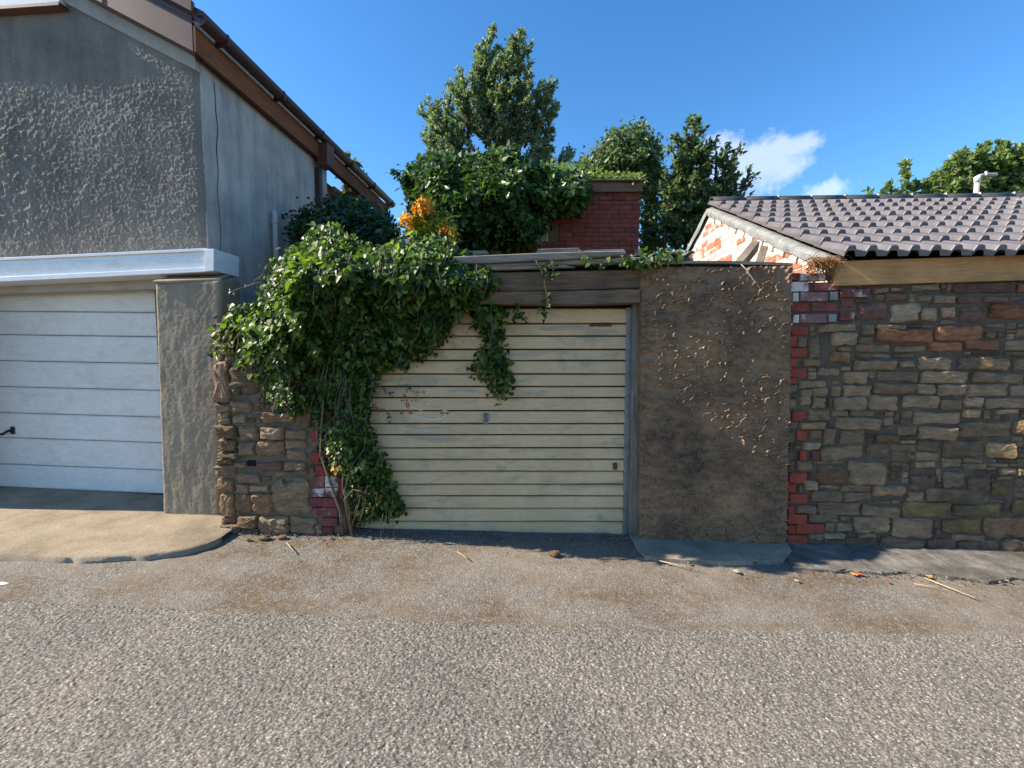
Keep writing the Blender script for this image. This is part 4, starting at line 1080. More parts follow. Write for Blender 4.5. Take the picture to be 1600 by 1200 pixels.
M['lime_l'] = mat_leaf('lime_leaf', (.10, .14, .02), (.24, .26, .03), (.50, .40, .04), .45, .5)
M['stem'] = simple('woody_stem', (.11, .08, .055), (.20, .155, .11), 12, .8, 60, .4)
M['stem_d'] = simple('dark_bark', (.045, .035, .028), (.08, .065, .05), 12, .85, 60, .5)
M['dry'] = simple('dry_roots', (.16, .075, .028), (.28, .145, .06), 20, .9, 60, .3)

def randn(n, s=1.0): return RNG.normal(0, s, (n, 3))
# ------------------------------------------------------------------ main ivy over the derelict garage
ivy = empty('ivy_mass', (-1.2, 0, gz(-1.2)), 0, 'large ivy spilling over the rubble wall and the cream door', 'ivy')
def toivy(P): return P - np.array(ivy.location)
upper = [(332, 545), (338, 512), (358, 486), (385, 476), (412, 470), (420, 430), (436, 402), (466, 386), (486, 362), (512, 350), (540, 362), (556, 382), (598, 386), (632, 378), (655, 366), (690, 366), (712, 384), (732, 400), (764, 408), (778, 430), (782, 470), (786, 500), (772, 515), (748, 512), (735, 492), (718, 488), (706, 520), (684, 534), (672, 556), (640, 572), (600, 578), (572, 596), (560, 640), (500, 650), (456, 648), (424, 632), (404, 596), (378, 572), (345, 562)]
column = [(470, 560), (560, 540), (588, 590), (576, 640), (584, 690), (604, 730), (616, 770), (632, 795), (606, 806), (572, 800), (548, 775), (524, 748), (498, 706), (484, 655)]
foot = [(548, 760), (600, 745), (632, 798), (618, 806), (585, 812), (556, 815), (540, 795)]
lobe = [(735, 480), (782, 470), (784, 520), (792, 560), (804, 596), (798, 618), (778, 616), (752, 596), (736, 576), (752, 548), (748, 510)]
rootbush = [(492, 690), (530, 690), (545, 740), (524, 742), (506, 720)]
def ivy_b(x, y): return .10 + .46 * np.exp(-((y - 415) / 55) ** 2) * np.exp(-((x - 560) / 175) ** 2) + .16 * np.exp(-((x - 450) / 70) ** 2) * np.exp(-((y - 520) / 90) ** 2) + .10 * np.exp(-((y - 520) / 60) ** 2) * np.exp(-((x - 430) / 60) ** 2)
def ivy_y(x, y): return np.where(y < 440, .02 + (440 - y) * .004, .02)
parts = []
for poly, n, b, yb, amp in ((upper, 14500, ivy_b, ivy_y, .17), (column, 4300, .16, .04, .09), (foot, 560, .13, .03, .05), (lobe, 900, .12, .10, .05), (rootbush, 120, .06, -.02, .03)):
    P, q, d, cl = mass(poly, n, yb, b, 38, amp, 26, .22 if poly is upper else .12, 5, 5)
    parts.append((P, q, d, cl))
P = np.concatenate([p[0] for p in parts]); q = np.concatenate([p[1] for p in parts]); d = np.concatenate([p[2] for p in parts]); cl = np.concatenate([p[3] for p in parts])
n = len(P)
N = np.array([-.15, -.8, .55]) + randn(n, .48); T = np.array([0, -.15, -1.0]) + randn(n, .55)
S = RNG.uniform(.028, .058, n) * np.where(q[:, 1] < 520, 1.12, .85)
leaves('foliage', toivy(P), N, T, S, M['ivy'], ivy, 'ivy')
# body behind and above: leaves through the depth over the roof
P2, q2, d2, _ = mass([(430, 415), (470, 390), (512, 356), (556, 386), (640, 382), (690, 372), (730, 402), (760, 415), (740, 440), (440, 450)], 2600, .55, .35, 30, .12, 30, .55, 5, 9)
n = len(P2)
leaves('foliage', toivy(P2), np.array([-.2, -.4, .8]) + randn(n, .5), np.array([0, -.5, -.6]) + randn(n, .6), RNG.uniform(.04, .075, n), M['ivy'], ivy, 'ivy')
# dry withered leaves mixed in at the left end and the foot
Pw = []
for poly, m_ in (([(328, 540), (345, 500), (400, 480), (410, 560), (345, 566)], 130), ([(545, 740), (610, 760), (600, 800), (555, 795)], 70), ([(495, 660), (540, 680), (545, 750), (505, 730)], 60)):
    a, _, _, _ = mass(poly, m_, .0, .16, 30, .05, 20, .1, 4, 13); Pw.append(a)
Pw = np.concatenate(Pw); n = len(Pw)
leaves('withered_leaves', toivy(Pw), np.array([-.2, -.7, .4]) + randn(n, .7), randn(n, 1) + np.array([0, 0, -.7]), RNG.uniform(.025, .05, n), M['ivy_old'], ivy, 'small')
# large pale leaves standing proud along the sunny crest, each its own piece
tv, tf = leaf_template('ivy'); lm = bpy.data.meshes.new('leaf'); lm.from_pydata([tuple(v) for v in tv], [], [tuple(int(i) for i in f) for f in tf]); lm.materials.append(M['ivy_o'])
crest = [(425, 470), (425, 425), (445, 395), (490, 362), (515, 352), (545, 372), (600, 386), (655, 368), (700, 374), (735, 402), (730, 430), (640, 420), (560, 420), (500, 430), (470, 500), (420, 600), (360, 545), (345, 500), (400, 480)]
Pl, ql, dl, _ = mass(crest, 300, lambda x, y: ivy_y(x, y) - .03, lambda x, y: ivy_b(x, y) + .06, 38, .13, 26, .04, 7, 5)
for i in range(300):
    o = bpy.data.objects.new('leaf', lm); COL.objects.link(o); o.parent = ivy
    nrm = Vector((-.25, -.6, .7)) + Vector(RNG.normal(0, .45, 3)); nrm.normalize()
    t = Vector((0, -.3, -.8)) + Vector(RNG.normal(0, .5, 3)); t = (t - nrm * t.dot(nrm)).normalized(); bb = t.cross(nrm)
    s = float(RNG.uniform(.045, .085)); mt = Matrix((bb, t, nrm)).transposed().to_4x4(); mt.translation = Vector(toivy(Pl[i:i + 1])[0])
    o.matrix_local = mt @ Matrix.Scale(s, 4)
# stems
paths = []
def W(px, py, Y): return Vector(at(px, py, Y)) - ivy.location
paths.append([W(536, 842, -.02), W(532, 800, -.05), W(512, 742, -.07), W(501, 712, -.07), W(502, 670, -.06), (W(506, 610, -.1)), W(520, 520, -.08)])
paths.append([W(548, 842, -.04), W(546, 800, -.08), W(535, 760, -.09), W(540, 700, -.08), W(548, 600, -.1)])
paths.append([W(553, 846, -.06), W(545, 815, -.08), W(538, 780, -.10), W(552, 765, -.12), W(572, 770, -.14)])
for k in range(90):
    qx, qy = sample_poly(upper if k % 3 else column, 1)[0]
    y = -.05 - float(ivy_b(np.array([qx]), np.array([qy]))[0]) * .7
    p = W(qx, qy, y); pts = [p]; dirv = Vector((random.uniform(-.4, .4), random.uniform(-.15, .05), -1)).normalized()
    for s in range(5):
        p = p + dirv * random.uniform(.03, .07); dirv = (dirv + Vector((random.uniform(-.35, .35), random.uniform(-.2, .1), -.1))).normalized(); pts.append(p.copy())
    paths.append(pts)
twigs('stems', paths[3:], M['stem'], ivy, .003, .0015)['kind'] = 'stuff'
for pth in paths[:3]:
    tube('stem', pth, [.014 - .0014 * i for i in range(len(pth))] if len(pth) > 5 else .006, M['stem'], ivy, 8)
# dangling runners with small leaves
def runner(pts, Y, ns, size, mat=None, parent=None):
    base = [Vector(at(px, py, yy)) - ivy.location for (px, py), yy in zip(pts, Y)]
    fine = []
    for i in range(len(base) - 1):
        for k in range(5): fine.append(base[i].lerp(base[i + 1], k / 5) + Vector((random.uniform(-.006, .006), random.uniform(-.01, .005), random.uniform(-.006, .006))))
    fine.append(base[-1])
    tube('runner', fine, [.004 - .0025 * i / len(fine) for i in range(len(fine))], M['stem'], ivy, 5)
    idx = RNG.integers(0, len(fine), ns); P = np.array([fine[i] for i in idx]) + randn(ns, .022)
    leaves('runner_leaves', P, np.array([-.2, -.8, .5]) + randn(ns, .5), np.array([0, -.2, -.8]) + randn(ns, .7), RNG.uniform(size * .6, size * 1.2, ns), mat or M['ivy'], ivy, 'ivy')
runner([(838, 408), (848, 425), (852, 450), (856, 472), (850, 490)], (-.09, -.08, -.07, -.05, -.03), 34, .038)
runner([(860, 405), (866, 418), (862, 432)], (-.1, -.1, -.08), 16, .04)
runner([(812, 478), (808, 492), (815, 498), (830, 505)], (-.06, -.02, .0, .02), 26, .045)
runner([(912, 400), (925, 410), (938, 412), (950, 408)], (-.09, -.1, -.1, -.1), 28, .036)
runner([(972, 405), (988, 412), (1005, 410), (1030, 408), (1062, 405)], (-.1, -.12, -.13, -.12, -.1), 120, .042, M['ivy_o'] if False else M['ivy'])
runner([(410, 440), (395, 444), (372, 452), (360, 456)], (-.05, -.05, -.04, -.02), 8, .02)
runner([(425, 405), (415, 418), (405, 436), (385, 447)], (-.05, -.05, -.04, -.02), 14, .03)
runner([(770, 612), (776, 622), (784, 632)], (.02, .02, .03), 8, .03)
runner([(765, 500), (764, 520), (765, 545)], (.02, .02, .04), 6, .03)
runner([(590, 600), (604, 612), (618, 622)], (.10, .11, .115), 9, .02)
runner([(632, 600), (645, 612), (655, 622)], (.10, .11, .115), 9, .02)
runner([(560, 640), (600, 640), (612, 652)], (.08, .10, .115), 9, .025)
yl_, = [at(525, 733, -.16)]
o = leaves('yellow_leaf', toivy(np.array([[*yl_], [yl_.x + .02, yl_.y, yl_.z + .02], [yl_.x - .02, yl_.y, yl_.z + .01]])), np.array([[-.3, -1, .3], [.2, -1, .2], [-.5, -.8, .4]]), np.array([[0, 0, -1.], [.5, 0, -.6], [-.6, 0, -.4]]), np.array([.055, .05, .045]), M['orange_l'], ivy, 'ivy')

# trailing ivy on top of the textured pillar's left end
tl = empty('trailing_ivy', (1.6, .2, 2.36), 0, 'low ivy trailing along the roof edge above the textured pillar', 'ivy')
P, q, d, _ = mass([(980, 402), (1000, 398), (1040, 392), (1072, 396), (1066, 412), (1030, 416), (990, 420)], 420, .25, .25, 14, .05, 14, .2, 4, 17)
n = len(P); leaves('foliage', P - np.array(tl.location), np.array([-.3, -.5, .8]) + randn(n, .5), np.array([0, -.5, -.5]) + randn(n, .6), RNG.uniform(.025, .05, n), M['ivy'], tl, 'ivy')
tube('stem', [Vector(at(985, 410, .12)) - tl.location, Vector(at(1030, 406, .1)) - tl.location, Vector(at(1070, 404, .15)) - tl.location], .006, M['stem'], tl)

# ------------------------------------------------------------------ plants behind the wall
def body(name, poly, n, Y, bulge, amp, cell, thick, size, mat, kind, label, cat, base, edge=45, parts2=None, fray=7, nb=(-.2, -.6, .6), trunk=True, seed=0, tr=.06):
    root = empty(name, base, 0, label, cat)
    P, q, d, _ = mass(poly, n, Y, bulge, edge, amp, cell, thick, fray, 20 + seed)
    n = len(P)
    leaves('crown', P - np.array(base), np.array(nb) + randn(n, .6), np.array([0, -.2, -.7]) + randn(n, .7), RNG.uniform(size * .65, size * 1.25, n), mat, root, kind)
    if trunk:
        c = P.mean(0) - np.array(base); top = P[:, 2].max() - base[2]
        pts = [Vector((0, 0, -.1)), Vector((c[0] * .3, c[1] * .3, top * .3)), Vector((c[0] * .8, c[1] * .8, top * .6)), Vector((c[0], c[1], top * .85))]
        tube('trunk', pts, [tr, tr * .8, tr * .55, tr * .25], M['stem_d'], root, 8)
    return root
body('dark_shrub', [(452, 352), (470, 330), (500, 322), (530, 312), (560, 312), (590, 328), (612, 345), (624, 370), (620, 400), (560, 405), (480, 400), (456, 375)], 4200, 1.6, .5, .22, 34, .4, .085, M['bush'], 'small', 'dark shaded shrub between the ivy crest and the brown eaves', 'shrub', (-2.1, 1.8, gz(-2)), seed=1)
sh = body('autumn_shrub', [(632, 345), (645, 330), (650, 318), (664, 312), (676, 330), (690, 345), (706, 352), (712, 372), (700, 385), (650, 390), (634, 370)], 1500, .60, .22, .08, 16, .12, .05, M['lime_l'], 'small', 'small shrub with yellow and orange autumn leaves above the ivy', 'shrub', (-.95, .55, gz(-1)), edge=30, seed=2, tr=.02)
for poly, m_ in (([(646, 322), (660, 311), (676, 318), (670, 330), (652, 332)], 110), ([(630, 338), (644, 334), (644, 350), (632, 350)], 60), ([(690, 348), (712, 356), (708, 368), (690, 362)], 50)):
    P, q, d, _ = mass(poly, int(m_ * 1.2), .40, .12, 14, .05, 12, .1, 3, 31); n = len(P)
    leaves('orange_leaves', P - np.array(sh.location), np.array([-.4, -.5, .7]) + randn(n, .6), np.array([0, -.3, -.5]) + randn(n, .7), RNG.uniform(.04, .075, n), M['orange_l'], sh, 'small')

# ------------------------------------------------------------------ brick shed under the ivy
SY = 3.95
sx1 = at(1000, 330, SY).x; sx0 = at(690, 330, SY).x; sz1 = at(900, 297, SY).z
shed = empty('brick_shed', ((sx0 + sx1) / 2, SY, 0), 0, 'dark red brick shed half buried in ivy behind the derelict garage', 'shed')
ox = shed.location.x
box('wall_core', sx0 - ox, sx1 - ox - .01, .012, 2.6, -.1, sz1, M['mortar'], shed, 0)
wx0, wx1 = at(831, 360, SY).x - ox, at(858, 360, SY).x - ox
wz0, wz1 = at(845, 377, SY).z, at(845, 340, SY).z
k = 0; z = at(900, 405, SY).z
while z + .065 < sz1:
    x = at(792, 330, SY).x - ox - (.112 if k % 2 else 0)
    while x < sx1 - ox - .03:
        bw = .215 if random.random() < .85 else .102
        xe = min(x + bw, sx1 - ox)
        if not (xe > wx0 and x < wx1 and z + .06 > wz0 and z < wz1) and xe - x > .04:
            b_ = brick('brick', x, xe, z, z + .065, random.uniform(.0, .008), BR['shed'], shed, .03, .0025)
        x = xe + .011
    z += .0765; k += 1
wd = empty('window'); wd.parent = shed
box('pane', wx0 + .02, wx1 - .02, -.004, .008, wz0, wz1, M['grey_pipe'], wd, 0)
box('window_frame', (wx0 + wx1) / 2 - .012, (wx0 + wx1) / 2 + .012, -.012, .0, wz0, wz1, M['fascia_w'], wd, 0)
for k in range(8): brick('brick', sx1 - ox - .102, sx1 - ox + .002, sz1 - .1 - .3 * k - .065, sz1 - .1 - .3 * k, .012, BR['shed'], shed, .03)
f0, f1 = at(900, 287, SY - .06).z, at(900, 300, SY - .06).z
box('roof_fascia', at(840, 300, SY).x - ox, sx1 - ox + .02, -.07, -.03, f1, f0 + .02, M['fascia_w'], shed, .006)
box('roof_edge', at(830, 300, SY).x - ox, sx1 - ox + .05, -.13, 2.7, f0 + .025, f0 + .055, M['fascia_w'], shed, .01)
shed_poly = [(640, 310), (632, 285), (640, 262), (660, 246), (700, 242), (735, 246), (770, 238), (798, 230), (815, 246), (840, 262), (880, 268), (912, 274), (922, 296), (915, 318), (900, 334), (876, 330), (862, 336), (850, 362), (835, 378), (820, 388), (760, 396), (700, 396), (660, 380), (646, 345)]
si = body('shed_ivy', shed_poly, 15000, 3.7, .95, .34, 36, .5, .095, M['ivy_back'], 'ivy', 'dense dark ivy bush swallowing the left side of the brick shed', 'ivy', (0, 3.6, 0), edge=60, seed=3, fray=5)
P, q, d, _ = mass([(840, 262), (880, 262), (930, 272), (1000, 274), (1005, 284), (930, 284), (880, 280)], 1500, 4.2, .5, 12, .15, 20, .9, 4, 41); n = len(P)
leaves('crown', P - np.array(si.location), np.array([-.3, -.3, .9]) + randn(n, .5), np.array([0, -.6, -.3]) + randn(n, .6), RNG.uniform(.06, .11, n), M['tree_c'], si, 'small')
P, q, d, _ = mass([(612, 268), (622, 266), (640, 280), (645, 292), (630, 284)], 160, 3.5, .1, 8, .05, 20, .1, 4, 42); n = len(P)
leaves('crown', P - np.array(si.location), np.array([-.3, -.3, .9]) + randn(n, .5), np.array([-.6, -.2, .3]) + randn(n, .6), RNG.uniform(.05, .09, n), M['ivy_back'], si, 'small')

# ------------------------------------------------------------------ trees
def plume_tree(name, base, plumes, Y, mat, label, per, size, wid, kind='two', trunkr=.16, spread=1.0, sub=False, wsub=1.3, fm=.4):
    """each plume is (root px,py -> tip px,py, density); leaves clothe an upswept branch"""
    root = empty(name, base, 0, label, 'tree'); b0 = np.array(base)
    allP, allT, paths = [], [], []
    if sub:
        more = []
        for (ax, ay, tx_, ty_, dens, wpx) in plumes:
            L0 = math.hypot(tx_ - ax, ty_ - ay); k = max(2, int(L0 / 13))
            for i in range(k):
                t = .15 + .75 * i / k + random.uniform(-.04, .04); sd = 1 if i % 2 else -1
                dx, dy_ = (tx_ - ax) / L0, (ty_ - ay) / L0
                an = sd * random.uniform(.35, .75); ux, uy = dx * math.cos(an) - dy_ * math.sin(an), dx * math.sin(an) + dy_ * math.cos(an)
                uy -= .35; LL = L0 * random.uniform(.14, .26) * (1.15 - t) + 8
                more.append((ax + (tx_ - ax) * t, ay + (ty_ - ay) * t, ax + (tx_ - ax) * t + ux * LL, ay + (ty_ - ay) * t + uy * LL, dens * .9, wsub))
            
        plumes = [(a, b, c, d, e * .5, f * fm) for a, b, c, d, e, f in plumes] + more
    for (ax, ay, tx_, ty_, dens, wpx) in plumes:
        dy = random.uniform(-1, 1) * spread
        A = np.array(at(ax, ay, Y + dy * .2)); B = np.array(at(tx_, ty_, Y + dy)); L_ = np.linalg.norm(B - A)
        n = int(per * dens * L_); t = RNG.random(n) ** .85
        bow = np.array([0, 0, -.10 * L_]) * (1.0 if abs(tx_ - ax) > 15 else 0.0)
        C_ = A + (B - A) * t[:, None] + bow * (4 * t * (1 - t))[:, None]
        wr = wid * wpx * (1.05 - t) ** .7 + .03
        # side sprays along the plume
        ns = max(6, int(L_ * 9)); st = RNG.random(ns); sd = unit(randn(ns) * np.array([1, 1, .5]) + np.array([0, 0, .55])); sl_ = RNG.uniform(.3, 1.1, ns)
        si_ = RNG.integers(0, ns, n); t2 = st[si_]; base_ = A + (B - A) * t2[:, None] + bow * (4 * t2 * (1 - t2))[:, None]
        w2 = wid * wpx * (1.08 - t2) ** .75 + .04
        use = RNG.random(n) < .78
        Pq = np.where(use[:, None], base_ + sd[si_] * (w2 * sl_[si_] * RNG.random(n))[:, None] * 1.5 + randn(n, .035), C_ + randn(n, 1) * wr[:, None] * .35)
        allP.append(Pq); allT.append(np.where(use[:, None], sd[si_], unit((B - A)[None])) + randn(n, .5))
        m_ = 7; pts = []
        for i in range(m_ + 1):
            u = i / m_; pts.append(Vector(A + (B - A) * u + bow * 4 * u * (1 - u)) - Vector(base))
        paths.append(pts)
    P = np.concatenate(allP); T = np.concatenate(allT); n = len(P)
    leaves('crown', P - b0, np.array([-.3, -.3, .5]) + randn(n, .75), T, RNG.uniform(size * .6, size * 1.3, n), mat, root, kind)
    V, F = [], []
    for p in paths: tubeVF(p, [.035 * (1 - i / 8) + .006 for i in range(len(p))], 5, V, F)
    me = bpy.data.meshes.new('limbs'); me.from_pydata(V, [], F); me.update(); link('limbs', me, M['stem_d'], root, True)
    tops = [p[0] for p in paths]; tz = sum((p.z for p in tops)) / len(tops); txx = sum((p.x for p in tops)) / len(tops)
    tube('trunk', [(0, 0, -.2), (txx * .3, 0, tz * .4), (txx * .8, 0, tz * .8), (txx, 0, tz * 1.15)], [trunkr, trunkr * .9, trunkr * .7, trunkr * .4], M['stem_d'], root, 10)
    return root
pl = [(762, 262, 764, 42, 1.5, 24), (806, 262, 812, 42, 1.5, 22), (760, 230, 748, 72, 1.2, 14), (795, 240, 796, 58, 1.2, 14), (815, 180, 826, 92, 1, 10),
      (750, 215, 702, 118, 1.1, 16), (745, 240, 692, 142, 1.1, 16), (740, 255, 656, 168, 1.2, 15), (735, 262, 668, 152, 1, 12), (735, 268, 662, 218, 1.2, 14), (745, 268, 690, 190, 1.2, 16),
      (735, 205, 722, 110, 1, 13), (820, 230, 842, 128, 1.1, 15), (825, 250, 860, 120, 1.2, 14), (830, 262, 868, 160, 1.2, 14), (835, 268, 864, 196, 1.2, 16), (830, 270, 862, 228, 1.1, 14), (800, 250, 832, 160, 1.1, 16),
      (775, 262, 770, 150, 1.6, 26), (805, 265, 810, 160, 1.6, 26), (725, 272, 672, 245, 1, 14), (785, 262, 785, 190, 1.7, 34), (850, 285, 900, 232, 1, 7), (715, 262, 705, 200, 1.3, 18), (845, 275, 856, 240, 1.2, 16), (690, 250, 664, 200, .8, 10)]
plume_tree('poplar_tree', (at(785, 560, 9).x, 9.0, 0), pl, 9.0, M['tree_a'], 'tall twin topped tree with upswept feathery branches behind the ivy bush', 330, .085, .0125, 'two', .16, .8, True, 1.3, .22)
body('ivy_clad_tree', [(878, 272), (895, 258), (925, 242), (945, 222), (958, 205), (980, 198), (1000, 192), (1010, 205), (1026, 215), (1032, 250), (1030, 300), (1028, 395), (1004, 396), (1002, 290), (960, 280), (900, 282)], 8500, 5.6, .8, .3, 26, .7, .10, M['tree_b'], 'small', 'rounded ivy clad tree rising behind the brick shed', 'tree', (at(1000, 400, 5.8).x, 5.8, 0), edge=40, seed=5, fray=7, tr=.12)
pl2 = [(1070, 390, 1088, 186, 1.3, 18), (1075, 330, 1060, 212, 1.2, 18), (1080, 330, 1112, 222, 1.2, 18), (1085, 340, 1158, 224, .9, 10), (1090, 350, 1182, 272, .7, 9), (1100, 345, 1150, 262, .9, 12), (1060, 390, 1042, 262, 1.4, 24), (1060, 395, 1046, 330, 1.6, 30),
       (1085, 395, 1100, 300, 1.3, 26), (1060, 400, 1070, 300, 1.7, 36), (1100, 360, 1128, 300, 1.0, 16), (1110, 345, 1188, 312, .6, 8), (1040, 400, 1036, 350, 1.4, 24), (1090, 400, 1088, 350, 1.3, 30), (1065, 300, 1078, 214, 1.2, 16)]
plume_tree('sycamore_tree', (at(1065, 500, 4.9).x, 4.9, 0), pl2, 4.9, M['tree_b'], 'loose leafy tree between the brick shed and the tiled roof', 185, .095, .0085, 'small', .10, .4, True, 2.2, .22)
FY = 11.0
pl3 = []
for (tx_, ty_) in ((1500, 238), (1530, 232), (1560, 224), (1590, 228), (1480, 258), (1460, 272), (1545, 250), (1575, 245), (1600, 240), (1515, 262), (1625, 235), (1490, 285), (1530, 280), (1570, 275), (1610, 268), (1450, 296), (1470, 300), (1650, 240)):
    pl3.append((tx_ + random.uniform(5, 25), ty_ + 85, tx_, ty_, 1.3, 22))
plume_tree('maple_tree', (at(1560, 500, FY).x, FY, 0), pl3, FY, M['tree_c'], 'broad sunlit green tree behind the right end of the tiled roof', 230, .17, .017, 'small', .2, .8, True, 6.0)
pl4 = [(1418, 345, 1412, 254, 1.0, 12), (1425, 345, 1432, 288, .9, 9), (1405, 345, 1392, 288, .9, 9), (1400, 345, 1354, 296, .5, 6), (1385, 345, 1378, 300, .8, 10), (1440, 340, 1448, 292, 1, 9), (1415, 345, 1400, 300, 1.3, 16)]
plume_tree('maple_sapling', (at(1412, 500, FY - 1).x, FY - 1, 0), pl4, FY - 1, M['tree_c'], 'slender leafy treetop poking above the middle of the tiled roof', 300, .17, .013, 'small', .1, .3)
pl5 = [(552, 320, 540, 244, 1, 12), (556, 320, 552, 252, 1, 12), (562, 325, 566, 276, 1, 12), (570, 330, 574, 290, 1, 12), (545, 320, 532, 262, .8, 10), (590, 345, 606, 316, .8, 9), (585, 345, 590, 320, .8, 9)]
plume_tree('yellowing_tree', (at(556, 500, 10).x, 10.0, 0), pl5, 10.0, M['tree_y'], 'small yellowing tree just beyond the brown gutter', 330, .16, .013, 'small', .08, .3)

# ------------------------------------------------------------------ lamp post behind the roof
lp = empty('street_lamp', (at(1519, 400, 7.2).x, 7.2, 0), 0, 'grey street lamp post showing above the roof ridge', 'street lamp')
zt = at(1519, 276, 7.2).z
tube('post', [(0, 0, 0), (0, 0, zt - .12)], .055, M['grey_pipe'], lp, 12)
tube('sleeve', [(0, 0, zt - .14), (0, 0, zt - .02), (.03, 0, zt + .0)], [.066, .066, .05], M['white'], lp, 12)
tube('arm', [(0, 0, zt - .03), (.06, 0, zt + .02), (.16, 0, zt + .04)], .04, M['grey_pipe'], lp, 10)
V, F = boxVF(.14, .44, -.07, .07, zt + .0, zt + .07)
pymesh('lamp_head', V, F, M['grey_pipe'], lp, bevel=.02)
tube('photocell', [(.2, 0, zt + .06), (.2, 0, zt + .12)], .025, M['white'], lp, 8)

# ------------------------------------------------------------------ dry root tuft on the eaves corner
tf_ = empty('dry_plant_tuft', at(1284, 405, -.04), 0, 'dry brown dead plant tuft hanging at the corner of the pine eaves board', 'dead plant')
V, F = [], []
for i in range(230):
    p0 = Vector(at(random.uniform(1262, 1306), random.uniform(402, 412), random.uniform(-.10, .02))) - tf_.location
    dd = Vector((random.uniform(-.5, .5), random.uniform(-.7, .1), random.uniform(-1, .2))).normalized(); pts = [p0]
    for s in range(5):
        p0 = p0 + dd * random.uniform(.014, .034); dd = (dd + Vector((random.uniform(-.7, .7), random.uniform(-.6, .5), random.uniform(-.8, .3)))).normalized(); pts.append(p0)
    tubeVF(pts, [.0032, .003, .0026, .002, .0017, .0012], 4, V, F)
me = bpy.data.meshes.new('strands'); me.from_pydata(V, [], F); me.update(); o = link('strands', me, M['dry'], tf_); o['kind'] = 'stuff'
n = 160; P = np.array([at(float(RNG.uniform(1262, 1306)), float(RNG.uniform(402, 436)), float(RNG.uniform(-.12, -.02))) for _ in range(n)]) - np.array(tf_.location)
leaves('dead_leaves', P, randn(n), randn(n), RNG.uniform(.012, .03, n), M['ivy_old'], tf_, 'small')

# ------------------------------------------------------------------ litter on the ground
M['pebble'] = simple('pebbles', (.13, .11, .09), (.25, .22, .18), 8, .85, 60, .3, obvar=.3)
M['straw'] = simple('straw', (.34, .26, .15), (.46, .37, .23), 8, .8, 60, .2)
def ground_z(x): return -SLOPE * np.clip(x, -6, 6)
n = 2600
gx = RNG.uniform(-2.4, 5.2, n); gy = np.where(gx < 1.05, .06, np.where(gx < 2.35, -.22, -.38 - .05 * (gx - 2.4))) - np.abs(RNG.normal(0, .09, n)) - .02
gy = np.where((gx > -1.5) & (gx < 1.0), gy + .04, gy)
oc = np.array([(1, 0, 0), (-1, 0, 0), (0, 1, 0), (0, -1, 0), (0, 0, .7), (0, 0, -.5)], float); of = np.array([(0, 2, 4), (2, 1, 4), (1, 3, 4), (3, 0, 4), (2, 0, 5), (1, 2, 5), (3, 1, 5), (0, 3, 5)])
s = RNG.uniform(.003, .009, n) * np.where(RNG.random(n) < .05, 2.2, 1); a = RNG.uniform(0, 6.28, n); st = RNG.uniform(.6, 1.6, n)
ca, sa = np.cos(a), np.sin(a)
v = oc[None] * np.stack([s * st, s, s], 1)[:, None, :]
v = np.stack([v[..., 0] * ca[:, None] - v[..., 1] * sa[:, None], v[..., 0] * sa[:, None] + v[..., 1] * ca[:, None], v[..., 2]], 2) + np.stack([gx, gy, ground_z(gx) + .008], 1)[:, None, :]
F = (of[None] + (np.arange(n) * 6)[:, None, None]).reshape(-1, 3)
tag(npmesh('gravel', v.reshape(-1, 3), F, M['pebble']), 'loose grit and crumbled mortar along the foot of the walls', 'gravel', kind='stuff')
n = 700
gx = RNG.uniform(-2.3, 5.0, n); gy = np.where(gx < 1.05, .0, np.where(gx < 2.35, -.30, -.42)) - np.abs(RNG.normal(0, .22, n))
leaves_o = leaves('leaf_litter', np.stack([gx, gy, ground_z(gx) + .006], 1), np.array([0, 0, 1.]) + randn(n, .35), randn(n) * np.array([1, 1, .1]), RNG.uniform(.008, .024, n), M['ivy_old'], None, 'small')
tag(leaves_o, 'fine brown leaf litter scattered along the tarmac edge', 'leaf litter', kind='stuff')
def single_leaf(px, py, s, mat, label, group=None):
    p = gnd(px, py, .006); me_v, me_f = leaf_template('ivy')
    a = random.uniform(0, 6.28); V = [(p.x + s * (x * math.cos(a) - y * math.sin(a)), p.y + s * (x * math.sin(a) + y * math.cos(a)), p.z + s * abs(z) * .8 + .002) for x, y, z in me_v]
    tag(pymesh('fallen_leaf', V, [tuple(int(i) for i in f) for f in me_f], mat), label, 'leaf', group)
M['red_leaf'] = simple('red_leaf', (.40, .07, .03), (.50, .13, .05), 20, .6, 60, .2)
M['yel_leaf'] = simple('yellow_leaf', (.45, .26, .07), (.55, .36, .12), 20, .6, 60, .2)
M['pale_leaf'] = simple('pale_leaf', (.40, .36, .28), (.52, .47, .38), 20, .6, 60, .2)
single_leaf(1343, 898, .055, M['red_leaf'], 'bright red fallen leaf on the tarmac before the stone wall')
single_leaf(1331, 897, .05, M['yel_leaf'], 'yellow fallen leaf touching the bright red leaf')
single_leaf(1450, 901, .05, M['yel_leaf'], 'yellow fallen leaf lying alone near the end of the long straw')
single_leaf(1387, 908, .035, M['red_leaf'], 'small reddish fallen leaf right of the bright red leaf')
single_leaf(1153, 893, .05, M['pale_leaf'], 'pale fallen leaf before the concrete footing')
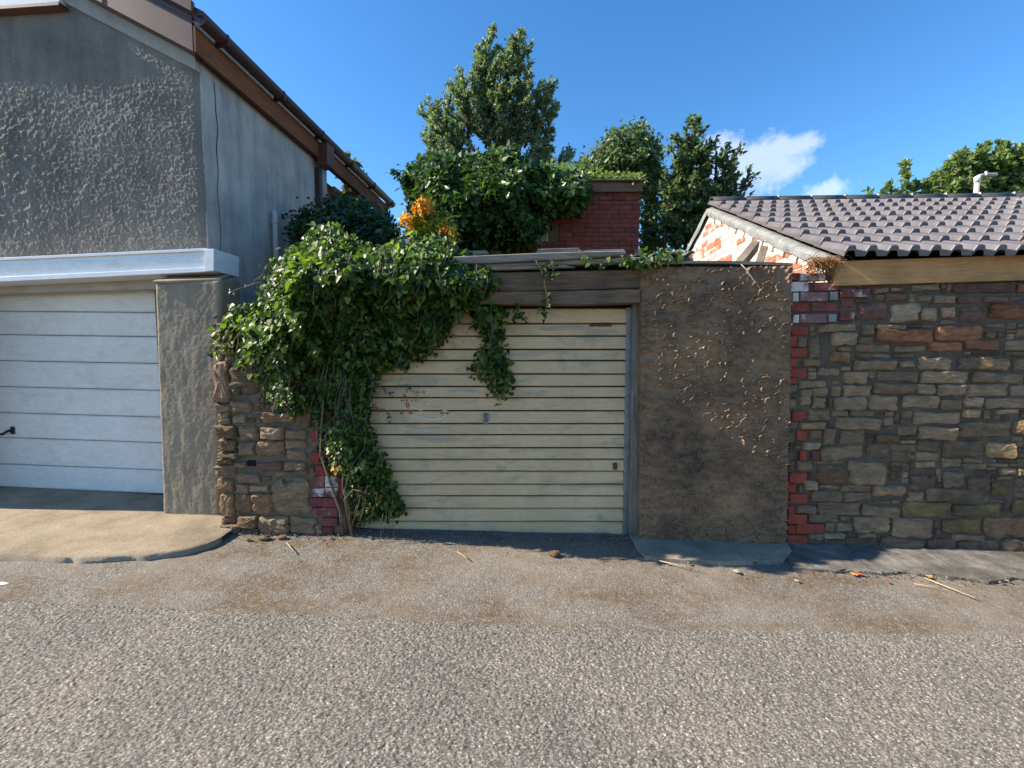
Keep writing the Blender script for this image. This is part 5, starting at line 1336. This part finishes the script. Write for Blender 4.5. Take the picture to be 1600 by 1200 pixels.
single_leaf(1246, 908, .03, M['pale_leaf'], 'tiny pale leaf scrap before the brick quoins')
def stick(pts, r, label):
    tag(tube('straw_stalk', [gnd(px, py, .008 + random.uniform(0, .006)) for px, py in pts], r, M['straw'], None, 5), label, 'stalk')
stick([(1445, 903), (1480, 917), (1523, 934)], .004, 'long dry stalk lying on the tarmac before the stone wall')
stick([(1428, 912), (1455, 916), (1472, 920)], .003, 'short dry stalk beside the long dry stalk')
stick([(1030, 876), (1060, 883), (1086, 890)], .004, 'dry stalk before the concrete footing')
stick([(448, 848), (455, 856), (460, 862)], .004, 'dry stalk before the rubble wall')
stick([(714, 862), (724, 868), (730, 873)], .004, 'dry stalk before the middle of the cream door')
def rock(px, py, s, label):
    p = gnd(px, py, 0); V = []; F = []
    bm = bmesh.new(); bmesh.ops.create_icosphere(bm, subdivisions=2, radius=1)
    for v in bm.verts:
        k = 1 + .35 * float(vnoise(np.array([v.co.x * 1.7 + px]), np.array([v.co.y * 1.7]), np.array([v.co.z * 1.7]), seed=99)[0])
        v.co = Vector((v.co.x * s * 1.4 * k, v.co.y * s * k, v.co.z * s * .6 * k))
    me = bpy.data.meshes.new('loose_stone'); bm.to_mesh(me); bm.free()
    o = link('loose_stone', me, ST['br']); o.location = (p.x, p.y, p.z + s * .3); tag(o, label, 'stone')
rock(412, 842, .035, 'flat loose stone at the foot of the rubble wall')
rock(440, 841, .03, 'lumpy loose stone right of the flat one by the rubble wall')
rock(866, 867, .035, 'brown loose stone on the tarmac before the cream door')
rock(388, 844, .018, 'small loose stone nearest the concrete apron')
# worn white paint dab on the tarmac
V = []; F = []
M['road_paint'] = simple('worn_road_paint', (.5, .5, .48), (.66, .66, .63), 30, .7, 80, .4)
pts = [gnd(px, py, .0) for px, py in ((-14, 908), (4, 907), (14, 909), (7, 911.5), (-4, 913), (-16, 912))]
tag(pymesh('paint_dab', [(p.x, p.y, p.z - .0085) for p in pts], [tuple(range(6))], M['road_paint']), 'worn white paint dab on the tarmac by the concrete apron', 'paint mark')
